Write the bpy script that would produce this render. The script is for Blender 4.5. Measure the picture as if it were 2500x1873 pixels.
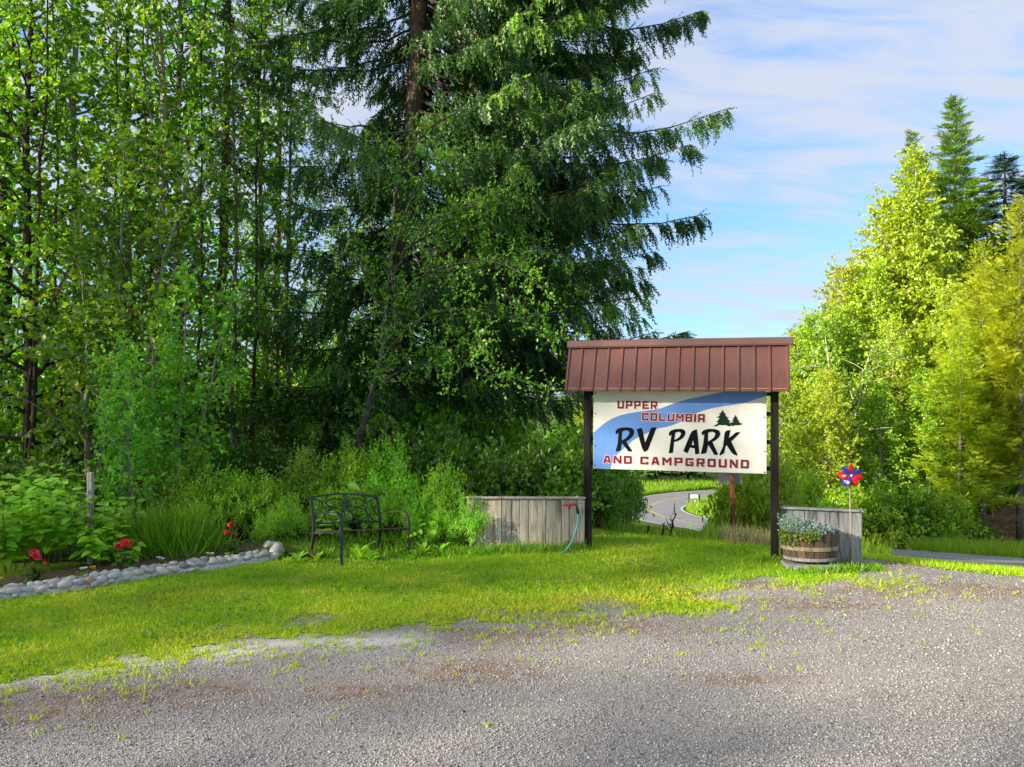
import bpy, bmesh, math, random
import numpy as np
from mathutils import Vector, Matrix

for o in list(bpy.data.objects):
    bpy.data.objects.remove(o)
SC = bpy.context.scene
COL = SC.collection
R = math.radians
random.seed(7)
RNG = np.random.default_rng(11)

# ------------------------------------------------------------------ camera, sky, sun, exposure
F = 1889.0          # focal length in photo pixels (photo 2500 wide)
H = 2.1             # eye height
HZ = 942.0          # horizon row
cam = bpy.data.cameras.new('camera')
cam.sensor_width = 36
cam.lens = F / 2500 * 36
cam.shift_y = (HZ - 936.5) / 2500
cam.clip_end = 3000
camo = bpy.data.objects.new('camera', cam)
camo.location = (0, 0, H)
camo.rotation_euler = (R(90), 0, 0)
COL.objects.link(camo)
SC.camera = camo

SUN_EL = 21.0
SUN_AZ = -114.0     # degrees clockwise from the view direction (+Y): from the left, a little behind
SKY_STRENGTH = 0.13
SUN_STRENGTH = 5.0
EXPOSURE = 1.2

world = bpy.data.worlds.new('World')
SC.world = world
world.use_nodes = True
nt = world.node_tree
nt.nodes.clear()
def wn(t, **kw):
    n = nt.nodes.new(t)
    for k, v in kw.items():
        setattr(n, k, v)
    return n
def wl(a, b):
    nt.links.new(a, b)
out = wn('ShaderNodeOutputWorld')
bg = wn('ShaderNodeBackground')
bg.inputs['Strength'].default_value = SKY_STRENGTH
sky = wn('ShaderNodeTexSky', sky_type='NISHITA', sun_disc=False)
sky.sun_elevation = R(SUN_EL)
sky.sun_rotation = R(SUN_AZ)
sky.air_density = 1.0
sky.dust_density = 0.25
sky.ozone_density = 3.0
tc = wn('ShaderNodeTexCoord')
sep = wn('ShaderNodeSeparateXYZ')
wl(tc.outputs['Generated'], sep.inputs[0])
mz = wn('ShaderNodeMath', operation='MAXIMUM'); mz.inputs[1].default_value = 0.0
wl(sep.outputs['Z'], mz.inputs[0])
az = wn('ShaderNodeMath', operation='ADD'); az.inputs[1].default_value = 0.22
wl(mz.outputs[0], az.inputs[0])
dx = wn('ShaderNodeMath', operation='DIVIDE'); dy = wn('ShaderNodeMath', operation='DIVIDE')
wl(sep.outputs['X'], dx.inputs[0]); wl(az.outputs[0], dx.inputs[1])
wl(sep.outputs['Y'], dy.inputs[0]); wl(az.outputs[0], dy.inputs[1])
cmb = wn('ShaderNodeCombineXYZ')
wl(dx.outputs[0], cmb.inputs[0]); wl(dy.outputs[0], cmb.inputs[1])
mp = wn('ShaderNodeMapping')
mp.inputs['Rotation'].default_value = (0, 0, R(-12))
mp.inputs['Scale'].default_value = (0.8, 1.25, 1)
mp.inputs['Location'].default_value = (3.3, 1.6, 0)
wl(cmb.outputs[0], mp.inputs[0])
n1 = wn('ShaderNodeTexNoise'); n1.inputs['Scale'].default_value = 1.1; n1.inputs['Detail'].default_value = 7; n1.inputs['Roughness'].default_value = 0.5; n1.inputs['Distortion'].default_value = 0.35
wl(mp.outputs[0], n1.inputs['Vector'])
mp2 = wn('ShaderNodeMapping')
mp2.inputs['Scale'].default_value = (1.0, 2.6, 1)
mp2.inputs['Rotation'].default_value = (0, 0, R(-24))
wl(cmb.outputs[0], mp2.inputs[0])
n2 = wn('ShaderNodeTexNoise'); n2.inputs['Scale'].default_value = 3.6; n2.inputs['Detail'].default_value = 6; n2.inputs['Roughness'].default_value = 0.55; n2.inputs['Distortion'].default_value = 0.5
wl(mp2.outputs[0], n2.inputs['Vector'])
mixn = wn('ShaderNodeMath', operation='MULTIPLY_ADD'); mixn.inputs[1].default_value = 0.56
wl(n2.outputs['Fac'], mixn.inputs[0])
m06 = wn('ShaderNodeMath', operation='MULTIPLY'); m06.inputs[1].default_value = 0.52
wl(n1.outputs['Fac'], m06.inputs[0])
hi = wn('ShaderNodeMath', operation='MULTIPLY_ADD'); hi.inputs[1].default_value = 0.30; wl(sep.outputs['Z'], hi.inputs[0]); wl(m06.outputs[0], hi.inputs[2])
wl(hi.outputs[0], mixn.inputs[2])
cr = wn('ShaderNodeValToRGB')
cr.color_ramp.interpolation = 'EASE'
cr.color_ramp.elements[0].position = 0.46; cr.color_ramp.elements[0].color = (0.0, 0.0, 0.0, 1)
cr.color_ramp.elements[1].position = 0.76; cr.color_ramp.elements[1].color = (0.95, 0.95, 0.95, 1)
wl(mixn.outputs[0], cr.inputs[0])
tint = wn('ShaderNodeMix', data_type='RGBA', blend_type='MULTIPLY')
tint.inputs['Factor'].default_value = 1.0
tr_ = wn('ShaderNodeValToRGB')
tr_.color_ramp.elements[0].position = 0.02; tr_.color_ramp.elements[0].color = (.36, .50, .70, 1)
tr_.color_ramp.elements[1].position = 0.40; tr_.color_ramp.elements[1].color = (.80, .88, .97, 1)
wl(mz.outputs[0], tr_.inputs[0]); wl(tr_.outputs[0], tint.inputs['B'])
wl(sky.outputs[0], tint.inputs['A'])
mixc = wn('ShaderNodeMix', data_type='RGBA')
wl(cr.outputs[0], mixc.inputs['Factor'])
wl(tint.outputs['Result'], mixc.inputs['A'])
mixc.inputs['B'].default_value = (2.36, 2.54, 2.98, 1)
wl(mixc.outputs['Result'], bg.inputs['Color'])
wl(bg.outputs[0], out.inputs[0])

sun = bpy.data.lights.new('sun', 'SUN')
sun.energy = SUN_STRENGTH
sun.angle = R(0.6)
sun.color = (1.0, 0.89, 0.68)
suno = bpy.data.objects.new('sun', sun)
sv = Vector((math.cos(R(SUN_EL)) * math.sin(R(SUN_AZ)), math.cos(R(SUN_EL)) * math.cos(R(SUN_AZ)), math.sin(R(SUN_EL))))
suno.rotation_euler = (-sv).to_track_quat('-Z', 'Y').to_euler()
suno.location = sv * 60
COL.objects.link(suno)

vs = SC.view_settings
vs.view_transform = 'Standard'
vs.look = 'None'
vs.exposure = EXPOSURE
vs.gamma = 1
vs.use_curve_mapping = False
SC.cycles.max_bounces = 8
SC.cycles.diffuse_bounces = 5
SC.cycles.transmission_bounces = 6
SC.cycles.transparent_max_bounces = 4
SC.cycles.use_denoising = True

# ------------------------------------------------------------------ helpers
def P(px, py, d):
    return Vector(((px - 1250) / F * d, d, H + (HZ - py) / F * d))
def G(px, py):
    d = F * H / (py - HZ)
    return ((px - 1250) / F * d, d)

def tag(o, label=None, cat=None, group=None, kind=None):
    if label: o['label'] = label
    if cat: o['category'] = cat
    if group: o['group'] = group
    if kind: o['kind'] = kind
    return o
def thing(name, label, cat, loc=(0, 0, 0), rotz=0, group=None):
    o = bpy.data.objects.new(name, None)
    o.empty_display_size = 0.2
    o.location = loc; o.rotation_euler = (0, 0, rotz)
    COL.objects.link(o)
    return tag(o, label, cat, group)
def link(name, me, mat=None, parent=None, loc=None, rot=None, scale=None):
    own = None
    if isinstance(me, tuple): me, own = me
    o = bpy.data.objects.new(name, me)
    if own is not None and len(me.materials) == 0: me.materials.append(own)
    elif own is not None:
        o.material_slots[0].link = 'OBJECT'; o.material_slots[0].material = own
    if mat is not None and len(me.materials) == 0:
        me.materials.append(mat)
    COL.objects.link(o)
    if parent: o.parent = parent
    if loc is not None: o.location = loc
    if rot is not None: o.rotation_euler = rot
    if scale is not None: o.scale = scale
    return o
KIDS = {}
def dup(root, loc, rotz=0, scale=1.0, label=None, cat=None, group=None, name=None):
    r = root.copy(); COL.objects.link(r)
    if name: r.name = name
    r.location = loc; r.rotation_euler = (0, 0, rotz)
    r.scale = (scale, scale, scale) if not hasattr(scale, '__len__') else scale
    for k, v in (('label', label), ('category', cat), ('group', group)):
        if v: r[k] = v
    if group is None and 'group' in r and label: del r['group']
    for ch in root.children:
        c = ch.copy(); COL.objects.link(c); c.parent = r
        for g in ch.children:
            d = g.copy(); COL.objects.link(d); d.parent = c
    return r

def npmesh(name, V, Fc, rnd=None, smooth=False, extra=None):
    V = np.asarray(V, np.float32); Fc = np.asarray(Fc, np.int32)
    me = bpy.data.meshes.new(name)
    n, k = Fc.shape
    me.vertices.add(len(V)); me.vertices.foreach_set('co', V.ravel())
    me.loops.add(n * k); me.loops.foreach_set('vertex_index', Fc.ravel())
    me.polygons.add(n)
    me.polygons.foreach_set('loop_start', np.arange(0, n * k, k, dtype=np.int32))
    try: me.polygons.foreach_set('loop_total', np.full(n, k, np.int32))
    except Exception: pass
    me.polygons.foreach_set('use_smooth', np.full(n, smooth))
    me.update(calc_edges=True)
    for nm, arr in (('rnd', rnd),) + tuple((extra or {}).items()):
        if arr is not None:
            a = me.attributes.new(nm, 'FLOAT', 'POINT')
            a.data.foreach_set('value', np.asarray(arr, np.float32))
    return me

class Acc:
    """collects triangles of leaves, twigs, blades"""
    def __init__(s): s.V = []; s.F = []; s.R = []; s.n = 0
    def add(s, V, Fc, rnd):
        s.V.append(V); s.F.append(np.asarray(Fc) + s.n); s.R.append(np.broadcast_to(rnd, (len(V),)) if np.ndim(rnd) < 1 or len(np.atleast_1d(rnd)) != len(V) else rnd); s.n += len(V)
    def scatter(s, T, TF, pos, Y, N, scale, rnd):
        n = len(pos)
        Y = Y / (np.linalg.norm(Y, axis=1, keepdims=True) + 1e-9)
        Z = N - (N * Y).sum(1, keepdims=True) * Y
        Z = Z / (np.linalg.norm(Z, axis=1, keepdims=True) + 1e-9)
        X = np.cross(Y, Z)
        sc = np.broadcast_to(np.asarray(scale, float).reshape(-1, 1, 1) if np.ndim(scale) else scale, (n, 1, 1))
        V = pos[:, None] + sc * (T[None, :, 0:1] * X[:, None] + T[None, :, 1:2] * Y[:, None] + T[None, :, 2:3] * Z[:, None])
        Fc = TF[None] + (np.arange(n) * len(T))[:, None, None]
        s.add(V.reshape(-1, 3), Fc.reshape(-1, 3), np.repeat(rnd, len(T)))
    def tube(s, pts, rad, sides=5, rnd=0.5, caps=True):
        pts = np.asarray(pts, float); k = len(pts)
        rad = np.broadcast_to(np.asarray(rad, float), (k,))
        d = np.gradient(pts, axis=0); d /= np.linalg.norm(d, axis=1, keepdims=True) + 1e-9
        ref = np.array([0, 0, 1.0]) if abs(d[:, 2]).mean() < 0.8 else np.array([1.0, 0, 0])
        a = np.cross(d, ref); a /= np.linalg.norm(a, axis=1, keepdims=True) + 1e-9
        b = np.cross(d, a)
        th = np.linspace(0, 2 * np.pi, sides, endpoint=False)
        V = pts[:, None] + rad[:, None, None] * (np.cos(th)[None, :, None] * a[:, None] + np.sin(th)[None, :, None] * b[:, None])
        i = np.arange(k - 1)[:, None] * sides; j = np.arange(sides)[None]; j2 = (j + 1) % sides
        A = i + j; B = i + j2; C = i + sides + j2; D = i + sides + j
        Fc = np.concatenate([np.stack([A, B, C], -1).reshape(-1, 3), np.stack([A, C, D], -1).reshape(-1, 3)])
        if caps:
            cf = []
            for q in range(1, sides - 1):
                cf.append((0, q + 1, q)); o = (k - 1) * sides; cf.append((o, o + q, o + q + 1))
            Fc = np.concatenate([Fc, np.array(cf)])
        s.add(V.reshape(-1, 3), Fc, rnd)
    def build(s, name, smooth=False):
        return npmesh(name, np.concatenate(s.V), np.concatenate(s.F), np.concatenate(s.R), smooth)

def box_me(name, boxes, bevel=0.0, segs=1):
    """boxes: (size, centre[, euler]) joined in one mesh"""
    bm = bmesh.new()
    for b in boxes:
        m = Matrix.Translation(b[1])
        if len(b) > 2:
            from mathutils import Euler
            m = m @ Euler(b[2]).to_matrix().to_4x4()
        m = m @ Matrix.Diagonal((*b[0], 1))
        bmesh.ops.create_cube(bm, size=1, matrix=m)
    if bevel:
        bmesh.ops.bevel(bm, geom=list(bm.edges), offset=bevel, segments=segs, affect='EDGES', profile=0.5)
    me = bpy.data.meshes.new(name); bm.to_mesh(me); bm.free()
    return me
def sweep_me(name, pts, w, h, up=(0, 0, 1), smooth=False, side=None):
    """rectangular bar w (sideways) x h swept along pts"""
    pts = [Vector(p) for p in pts]; V = []; Fc = []
    for i, p in enumerate(pts):
        d = (pts[min(i + 1, len(pts) - 1)] - pts[max(i - 1, 0)]).normalized()
        s = Vector(side) if side else d.cross(Vector(up)).normalized()
        n = s.cross(d).normalized()
        for a, b in ((-1, -1), (1, -1), (1, 1), (-1, 1)):
            V.append(p + s * a * w / 2 + n * b * h / 2)
    for i in range(len(pts) - 1):
        for q in range(4):
            Fc.append((i * 4 + q, i * 4 + (q + 1) % 4, i * 4 + 4 + (q + 1) % 4, i * 4 + 4 + q))
    Fc.append((3, 2, 1, 0)); o = (len(pts) - 1) * 4; Fc.append((o, o + 1, o + 2, o + 3))
    me = bpy.data.meshes.new(name); me.from_pydata([tuple(v) for v in V], [], Fc); me.update()
    return me
def tube_me(name, pts, rad, sides=8, smooth=True):
    a = Acc(); a.tube(np.array([tuple(p) for p in pts]), rad, sides); return a.build(name, smooth)
def smooth_pts(pts, n=6):
    """Catmull-Rom through pts"""
    p = np.array([tuple(q) for q in pts], float)
    p = np.vstack([2 * p[0] - p[1], p, 2 * p[-1] - p[-2]]); o = []
    for i in range(1, len(p) - 2):
        for t in np.linspace(0, 1, n, endpoint=False):
            a, b, c, d = p[i - 1], p[i], p[i + 1], p[i + 2]
            o.append(0.5 * (2 * b + (c - a) * t + (2 * a - 5 * b + 4 * c - d) * t * t + (3 * b - a - 3 * c + d) * t ** 3))
    o.append(p[-2]); return np.array(o)

def hash2(ix, iy, s):
    h = (ix.astype(np.int64) * 374761393 + iy.astype(np.int64) * 668265263 + s * 2147483647) & 0xFFFFFFFF
    h = ((h ^ (h >> 13)) * 1274126177) & 0xFFFFFFFF
    return ((h ^ (h >> 16)) & 0xFFFF) / 65535.0
def vnoise(x, y, s=0):
    x = np.asarray(x, float); y = np.asarray(y, float)
    ix = np.floor(x); iy = np.floor(y); fx = x - ix; fy = y - iy
    fx = fx * fx * (3 - 2 * fx); fy = fy * fy * (3 - 2 * fy)
    a = hash2(ix, iy, s); b = hash2(ix + 1, iy, s); c = hash2(ix, iy + 1, s); d = hash2(ix + 1, iy + 1, s)
    return (a * (1 - fx) + b * fx) * (1 - fy) + (c * (1 - fx) + d * fx) * fy
def fbm(x, y, s=0, o=4):
    v = 0; a = .5; t = 0
    for i in range(o):
        v = v + a * vnoise(x * 2 ** i, y * 2 ** i, s + i); t += a; a *= .5
    return v / t
def softplus(x): return np.where(x > 30, x, np.log1p(np.exp(np.minimum(x, 30))))
def sstep(x, a, b):
    t = np.clip((x - a) / (b - a), 0, 1); return t * t * (3 - 2 * t)

def zfun(x, y):
    x = np.asarray(x, float); y = np.asarray(y, float)
    yc = np.interp(x, [-80, -10, -3, 0.2, 1.5, 3.2, 5.5, 8, 20, 40], [90, 50, 22, 12.6, 10.9, 10.0, 8.5, 7.4, 5.2, 3])
    s = y - yc
    z = -0.178 * 0.35 * softplus((s - 0.25) / 0.35)
    z = -10.5 + 1.0 * softplus((z + 10.5) / 1.0)
    # cut bank right of the road
    z = z + sstep(x, 17.0, 24.5) * 2.4 * sstep(y, 24, 32) * (1 - sstep(y, 50, 62))
    z = z - 0.15 * np.exp(-(((x + 1.7) / .75) ** 2 + ((y - 9.95) / .5) ** 2))
    z = z + 0.03 * (fbm(x * .7, y * .7, 5) - .5) * sstep(np.hypot(x, y - 8), 1, 6)
    return z
def Z(x, y): return float(zfun(np.array([x]), np.array([y]))[0])

# ------------------------------------------------------------------ materials
def newmat(name):
    m = bpy.data.materials.new(name); m.use_nodes = True
    m.node_tree.nodes.clear()
    return m, m.node_tree
class NB:
    def __init__(s, name):
        s.m, s.t = newmat(name)
        s.out = s.t.nodes.new('ShaderNodeOutputMaterial')
    def n(s, t, ins=None, **kw):
        nd = s.t.nodes.new(t)
        for k, v in kw.items(): setattr(nd, k, v)
        for k, v in (ins or {}).items(): s.set(nd.inputs[k], v)
        return nd
    def set(s, sock, v):
        if hasattr(v, 'is_linked') or isinstance(v, bpy.types.NodeSocket): s.t.links.new(v, sock)
        else:
            if isinstance(v, tuple) and len(v) == 3 and sock.type == 'RGBA': v = (*v, 1)
            sock.default_value = v
    def ramp(s, fac, stops, interp='LINEAR'):
        r = s.n('ShaderNodeValToRGB'); cr = r.color_ramp; cr.interpolation = interp
        while len(cr.elements) < len(stops): cr.elements.new(0.5)
        for e, (p, c) in zip(cr.elements, stops):
            e.position = p; e.color = (*c, 1) if len(c) == 3 else c
        s.set(r.inputs[0], fac); return r.outputs[0]
    def coord(s, scale=(1, 1, 1), kind='Object', loc=None):
        t = s.n('ShaderNodeTexCoord')
        m = s.n('ShaderNodeMapping'); s.t.links.new(t.outputs[kind], m.inputs[0]); m.inputs['Scale'].default_value = scale
        if loc is not None: s.set(m.inputs['Location'], loc)
        return m.outputs[0]
    def noise(s, vec, scale, detail=5, rough=.55, dist=0, out='Fac'):
        n = s.n('ShaderNodeTexNoise', {'Vector': vec, 'Scale': scale, 'Detail': detail, 'Roughness': rough, 'Distortion': dist}); return n.outputs[out]
    def mix(s, fac, a, b, blend='MIX'):
        n = s.n('ShaderNodeMix', data_type='RGBA', blend_type=blend)
        s.set(n.inputs['Factor'], fac); s.set(n.inputs['A'], a); s.set(n.inputs['B'], b); return n.outputs['Result']
    def math(s, op, a, b=0.0, c=0.0):
        n = s.n('ShaderNodeMath', operation=op); s.set(n.inputs[0], a); s.set(n.inputs[1], b); s.set(n.inputs[2], c); return n.outputs[0]
    def bump(s, h, strength=.5, dist=.01):
        return s.n('ShaderNodeBump', {'Height': h, 'Strength': strength, 'Distance': dist}).outputs[0]
    def attr(s, name): return s.n('ShaderNodeAttribute', attribute_name=name).outputs['Fac']
    def orand(s): return s.n('ShaderNodeObjectInfo').outputs['Random']
    def pbr(s, color, rough=.8, metal=0.0, normal=None, spec=.3):
        b = s.n('ShaderNodeBsdfPrincipled', {'Base Color': color, 'Roughness': rough, 'Metallic': metal, 'Specular IOR Level': spec})
        if normal is not None: s.t.links.new(normal, b.inputs['Normal'])
        s.t.links.new(b.outputs[0], s.out.inputs[0]); return s.m

def leaf_mat(name, c0, c1, c2, trans=.45, tgain=1.5, gloss=.05, objvar=.25, warm=(1.15, 1.0, .5)):
    b = NB(name)
    r = b.attr('rnd')
    col = b.ramp(r, [(0, c0), (.55, c1), (1, c2)])
    ov = b.n('ShaderNodeHueSaturation', {'Color': col, 'Saturation': 1.0})
    b.set(ov.inputs['Value'], b.math('MULTIPLY_ADD', b.orand(), objvar * 2, 1 - objvar))
    b.set(ov.inputs['Hue'], b.math('MULTIPLY_ADD', b.orand(), .03, .485))
    col = ov.outputs[0]
    d = b.n('ShaderNodeBsdfDiffuse', {'Color': col})
    tcol = b.mix(1.0, col, tuple(w * tgain for w in warm), 'MULTIPLY')
    t = b.n('ShaderNodeBsdfTranslucent', {'Color': tcol})
    m = b.n('ShaderNodeMixShader', {0: trans}); b.t.links.new(d.outputs[0], m.inputs[1]); b.t.links.new(t.outputs[0], m.inputs[2])
    g = b.n('ShaderNodeBsdfGlossy', {'Color': (1, 1, 1), 'Roughness': .45})
    m2 = b.n('ShaderNodeMixShader', {0: gloss}); b.t.links.new(m.outputs[0], m2.inputs[1]); b.t.links.new(g.outputs[0], m2.inputs[2])
    b.t.links.new(m2.outputs[0], b.out.inputs[0])
    return b.m

M = {}
M['leaf'] = leaf_mat('woodland_leaf', (.07, .20, .007), (.155, .385, .010), (.33, .55, .018), tgain=1.7)
M['leaf_bright'] = leaf_mat('bright_leaf', (.10, .28, .012), (.20, .44, .016), (.38, .58, .025), tgain=1.6)  # brighter leaf for saplings; also sunlight painted into the deeper woods
M['leaf_small'] = leaf_mat('small_leaf', (.07, .20, .012), (.15, .34, .02), (.32, .46, .03), tgain=1.5)
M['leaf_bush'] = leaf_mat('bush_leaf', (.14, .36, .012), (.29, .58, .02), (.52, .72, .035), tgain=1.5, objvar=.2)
M['leaf_dark'] = leaf_mat('shade_leaf', (.055, .16, .008), (.13, .31, .014), (.25, .44, .025), tgain=1.4)  # darker leaf copy; shade of the undergrowth put into the colour
M['leaf_birch'] = leaf_mat('birch_leaf', (.25, .36, .010), (.42, .55, .016), (.60, .65, .02), tgain=1.3, objvar=.12, warm=(1.15, 1.0, .4))
M['leaf_aspen'] = leaf_mat('aspen_leaf', (.18, .37, .012), (.33, .56, .02), (.52, .66, .03), tgain=1.3, objvar=.12)
M['needle'] = leaf_mat('spruce_needle', (.018, .055, .007), (.045, .12, .010), (.24, .42, .022), trans=.3, tgain=1.6, gloss=.03, objvar=.1)
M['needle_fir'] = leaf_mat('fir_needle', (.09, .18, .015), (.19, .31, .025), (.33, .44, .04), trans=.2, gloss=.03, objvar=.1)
M['needle_dark'] = leaf_mat('dark_needle', (.012, .035, .01), (.025, .065, .014), (.05, .11, .02), trans=.2, gloss=.03, objvar=.1)  # near-black needle tone; shade of the rear firs put into the colour
M['needle_pine'] = leaf_mat('pine_needle', (.20, .30, .010), (.38, .48, .012), (.56, .62, .02), trans=.3, gloss=.03, objvar=.12)
M['silver'] = leaf_mat('silver_leaf', (.16, .24, .18), (.32, .44, .36), (.55, .66, .58), trans=.15, tgain=1.0, gloss=.02, objvar=.02, warm=(1, 1, 1))
M['grass'] = leaf_mat('grass_blade', (.20, .44, .010), (.43, .62, .018), (.76, .66, .11), trans=.45, tgain=1.3, gloss=.02, objvar=.0)
M['tall_grass'] = leaf_mat('tall_grass_blade', (.11, .30, .012), (.25, .46, .02), (.52, .52, .07), trans=.35, tgain=1.3, gloss=.03, objvar=.0)
M['pink_grass'] = leaf_mat('seed_head', (.28, .2, .12), (.38, .27, .17), (.45, .36, .22), trans=.2, tgain=1.0, gloss=.0, objvar=.0, warm=(1, 1, 1))
M['petal_red'] = leaf_mat('red_petal', (.55, .008, .008), (.75, .012, .012), (.9, .03, .02), trans=.3, tgain=1.2, objvar=0, warm=(1, 1, 1))
M['petal_yellow'] = leaf_mat('yellow_petal', (.75, .45, .01), (.85, .6, .01), (.9, .7, .02), trans=.3, tgain=1.2, objvar=0, warm=(1, 1, 1))
M['petal_white'] = leaf_mat('white_petal', (.7, .72, .66), (.8, .8, .76), (.85, .85, .8), trans=.2, tgain=1.0, objvar=0, warm=(1, 1, 1))

def bark(name, c0, c1, c2, vs=(14, 14, 2.5), lich=None):
    b = NB(name); co = b.coord(vs)
    n = b.noise(co, 1.5, 8, .65, .6)
    col = b.ramp(n, [(.25, c0), (.5, c1), (.75, c2)])
    if lich:
        l = b.ramp(b.noise(b.coord((3, 3, 2)), 3, 5), [(.52, (0, 0, 0)), (.62, (1, 1, 1))])
        col = b.mix(b.math('MULTIPLY', l, .6), col, lich)
    return b.pbr(col, .9, normal=b.bump(n, .8, .03), spec=.1)
M['bark_dark'] = bark('dark_bark', (.02, .015, .012), (.055, .042, .032), (.12, .095, .075))
M['bark_spruce'] = bark('spruce_bark', (.035, .022, .016), (.11, .068, .045), (.23, .15, .10), lich=(.2, .2, .17))
M['bark_grey'] = bark('grey_bark', (.05, .045, .035), (.15, .135, .105), (.30, .28, .23), lich=(.3, .31, .27))
M['bark_mossy'] = bark('mossy_bark', (.03, .026, .02), (.075, .065, .05), (.15, .14, .11), lich=(.24, .25, .22))
M['bark_pale'] = bark('pale_stem', (.14, .12, .09), (.30, .27, .21), (.45, .42, .35))
M['bark_birch'] = bark('birch_bark', (.12, .09, .06), (.55, .48, .36), (.72, .66, .54), vs=(3, 3, 7))
M['twig'] = bark('brown_twig', (.05, .035, .022), (.12, .085, .055), (.22, .16, .11))

def wood(name, stops, grain=1.0, stain=(.05, .04, .03), stain_amt=.6):
    b = NB(name)
    off = b.n('ShaderNodeCombineXYZ', {0: b.math('MULTIPLY', b.orand(), 37.0), 1: b.math('MULTIPLY', b.orand(), 11.0), 2: b.math('MULTIPLY', b.orand(), 71.0)}).outputs[0]
    co = b.coord((42 * grain, 42 * grain, 2.2), loc=off)
    g = b.noise(co, 1.0, 8, .7, .35)
    col = b.ramp(g, stops)
    big = b.noise(b.coord((9, 9, 1.6), loc=off), 1.0, 4, .6, .8)
    col = b.mix(b.math('MULTIPLY', b.ramp(big, [(.52, (0, 0, 0)), (.68, (1, 1, 1))]), stain_amt), col, stain)
    hv = b.n('ShaderNodeHueSaturation', {'Color': col}); b.set(hv.inputs['Value'], b.math('MULTIPLY_ADD', b.orand(), .5, .75)); b.set(hv.inputs['Saturation'], b.math('MULTIPLY_ADD', b.orand(), .6, .7))
    return b.pbr(hv.outputs[0], .85, normal=b.bump(g, .5, .006), spec=.15)
M['plank_warm'] = wood('weathered_plank', [(.25, (.17, .125, .09)), (.42, (.38, .315, .25)), (.58, (.55, .49, .41)), (.78, (.70, .67, .60))], stain=(.13, .085, .05), stain_amt=.75)
M['plank_grey'] = wood('grey_plank', [(.25, (.10, .10, .10)), (.45, (.24, .24, .24)), (.62, (.36, .355, .35)), (.8, (.50, .49, .48))], stain=(.06, .045, .035), stain_amt=.8)
M['stave'] = wood('barrel_stave', [(.25, (.045, .032, .025)), (.5, (.105, .07, .05)), (.75, (.19, .14, .105))], stain=(.22, .19, .15), stain_amt=.35)
M['hoop_pale'] = wood('pale_hoop', [(.2, (.17, .135, .10)), (.5, (.31, .26, .20)), (.8, (.40, .345, .28))], stain=(.10, .06, .035))
M['hoop_grey'] = wood('grey_hoop', [(.2, (.15, .15, .155)), (.5, (.27, .275, .28)), (.8, (.40, .405, .41))], stain=(.1, .08, .07))
M['soffit'] = wood('soffit_board', [(.2, (.42, .22, .08)), (.5, (.60, .34, .13)), (.8, (.72, .45, .18))], stain=(.3, .15, .06), stain_amt=.3)  # orange tone added to bounce warm light onto the sign board
M['post_black'] = wood('black_stained_wood', [(.2, (.006, .005, .005)), (.5, (.014, .012, .011)), (.8, (.035, .03, .027))], stain=(.05, .042, .036), stain_amt=.3)

def plain(name, col, rough=.5, metal=0.0, var=.25, scale=8, bump=.1, spec=.4, dirt=None):
    b = NB(name); co = b.coord()
    n = b.noise(co, scale, 6, .6)
    c = b.mix(1.0, col, b.ramp(n, [(.25, (1 - var,) * 3), (.75, (1 + var * .4,) * 3)]), 'MULTIPLY')
    if dirt:
        d = b.ramp(b.noise(co, scale * .6, 8, .65, 1.0), [(.54, (0, 0, 0)), (.70, (1, 1, 1))])
        c = b.mix(b.math('MULTIPLY', d, .8), c, dirt)
    return b.pbr(c, rough, metal, normal=b.bump(b.noise(co, scale * 12, 3), bump, .003), spec=spec)
M['roof'] = plain('brown_metal_roof', (.175, .072, .056), .42, 0, .12, 2.5, .04, .45, dirt=None)
M['ridge'] = plain('ridge_metal', (.145, .070, .066), .42, 0, .15, 3, .04, .45)
M['roof_dark'] = plain('dark_trim', (.05, .03, .025), .6)
M['screw'] = plain('screw_metal', (.10, .05, .04), .5, .3)
M['bolt'] = plain('black_bolt', (.02, .02, .02), .5, .4)
M['panel'] = plain('painted_board', (.80, .765, .68), .45, 0, .05, 3, .03, .35)
b = NB('painted_board_weathered'); co = b.coord((16, 16, 1.1)); st_n = b.noise(co, 1.0, 7, .65, .3); bl_n = b.noise(b.coord(), 2.2, 6, .6)
c = b.mix(b.math('MULTIPLY', b.ramp(st_n, [(.52, (0, 0, 0)), (.72, (1, 1, 1))]), .28), (.84, .81, .735), (.68, .63, .54))
c = b.mix(1.0, c, b.ramp(bl_n, [(.3, (.93, .93, .92)), (.7, (1.02, 1.02, 1.03))]), 'MULTIPLY')
M['panel'] = b.pbr(c, .5, normal=b.bump(st_n, .05, .002), spec=.3)
b = NB('brown_roof_sheet'); n = b.noise(b.coord((14, 14, 1.2)), 1.0, 6, .6)
c = b.mix(1.0, (.140, .056, .044), b.ramp(n, [(.3, (.88, .88, .89)), (.7, (1.07, 1.08, 1.10))]), 'MULTIPLY')
hv = b.n('ShaderNodeHueSaturation', {'Color': c}); b.set(hv.inputs['Value'], b.math('MULTIPLY_ADD', b.orand(), .16, .92)); b.set(hv.inputs['Saturation'], b.math('MULTIPLY_ADD', b.orand(), .12, .92))
M['roof'] = b.pbr(hv.outputs[0], .45, normal=b.bump(b.noise(b.coord(), 5, 3), .12, .01), spec=.4)
M['river'] = plain('river_blue', (.13, .28, .68), .45, 0, .12, 4, .03, .35)
M['red_paint'] = plain('red_letter_paint', (.27, .015, .022), .7, 0, .35, 14, .03, .2)
M['halo'] = plain('pink_outline_paint', (.78, .60, .58), .5, 0, .08, 8, .03)
M['black_paint'] = plain('black_letter_paint', (.006, .007, .010), .8, 0, .2, 8, .03, .12)
M['pine_paint'] = plain('dark_green_paint', (.010, .038, .022), .8, 0, .3, 12, .03, .12)
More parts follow.
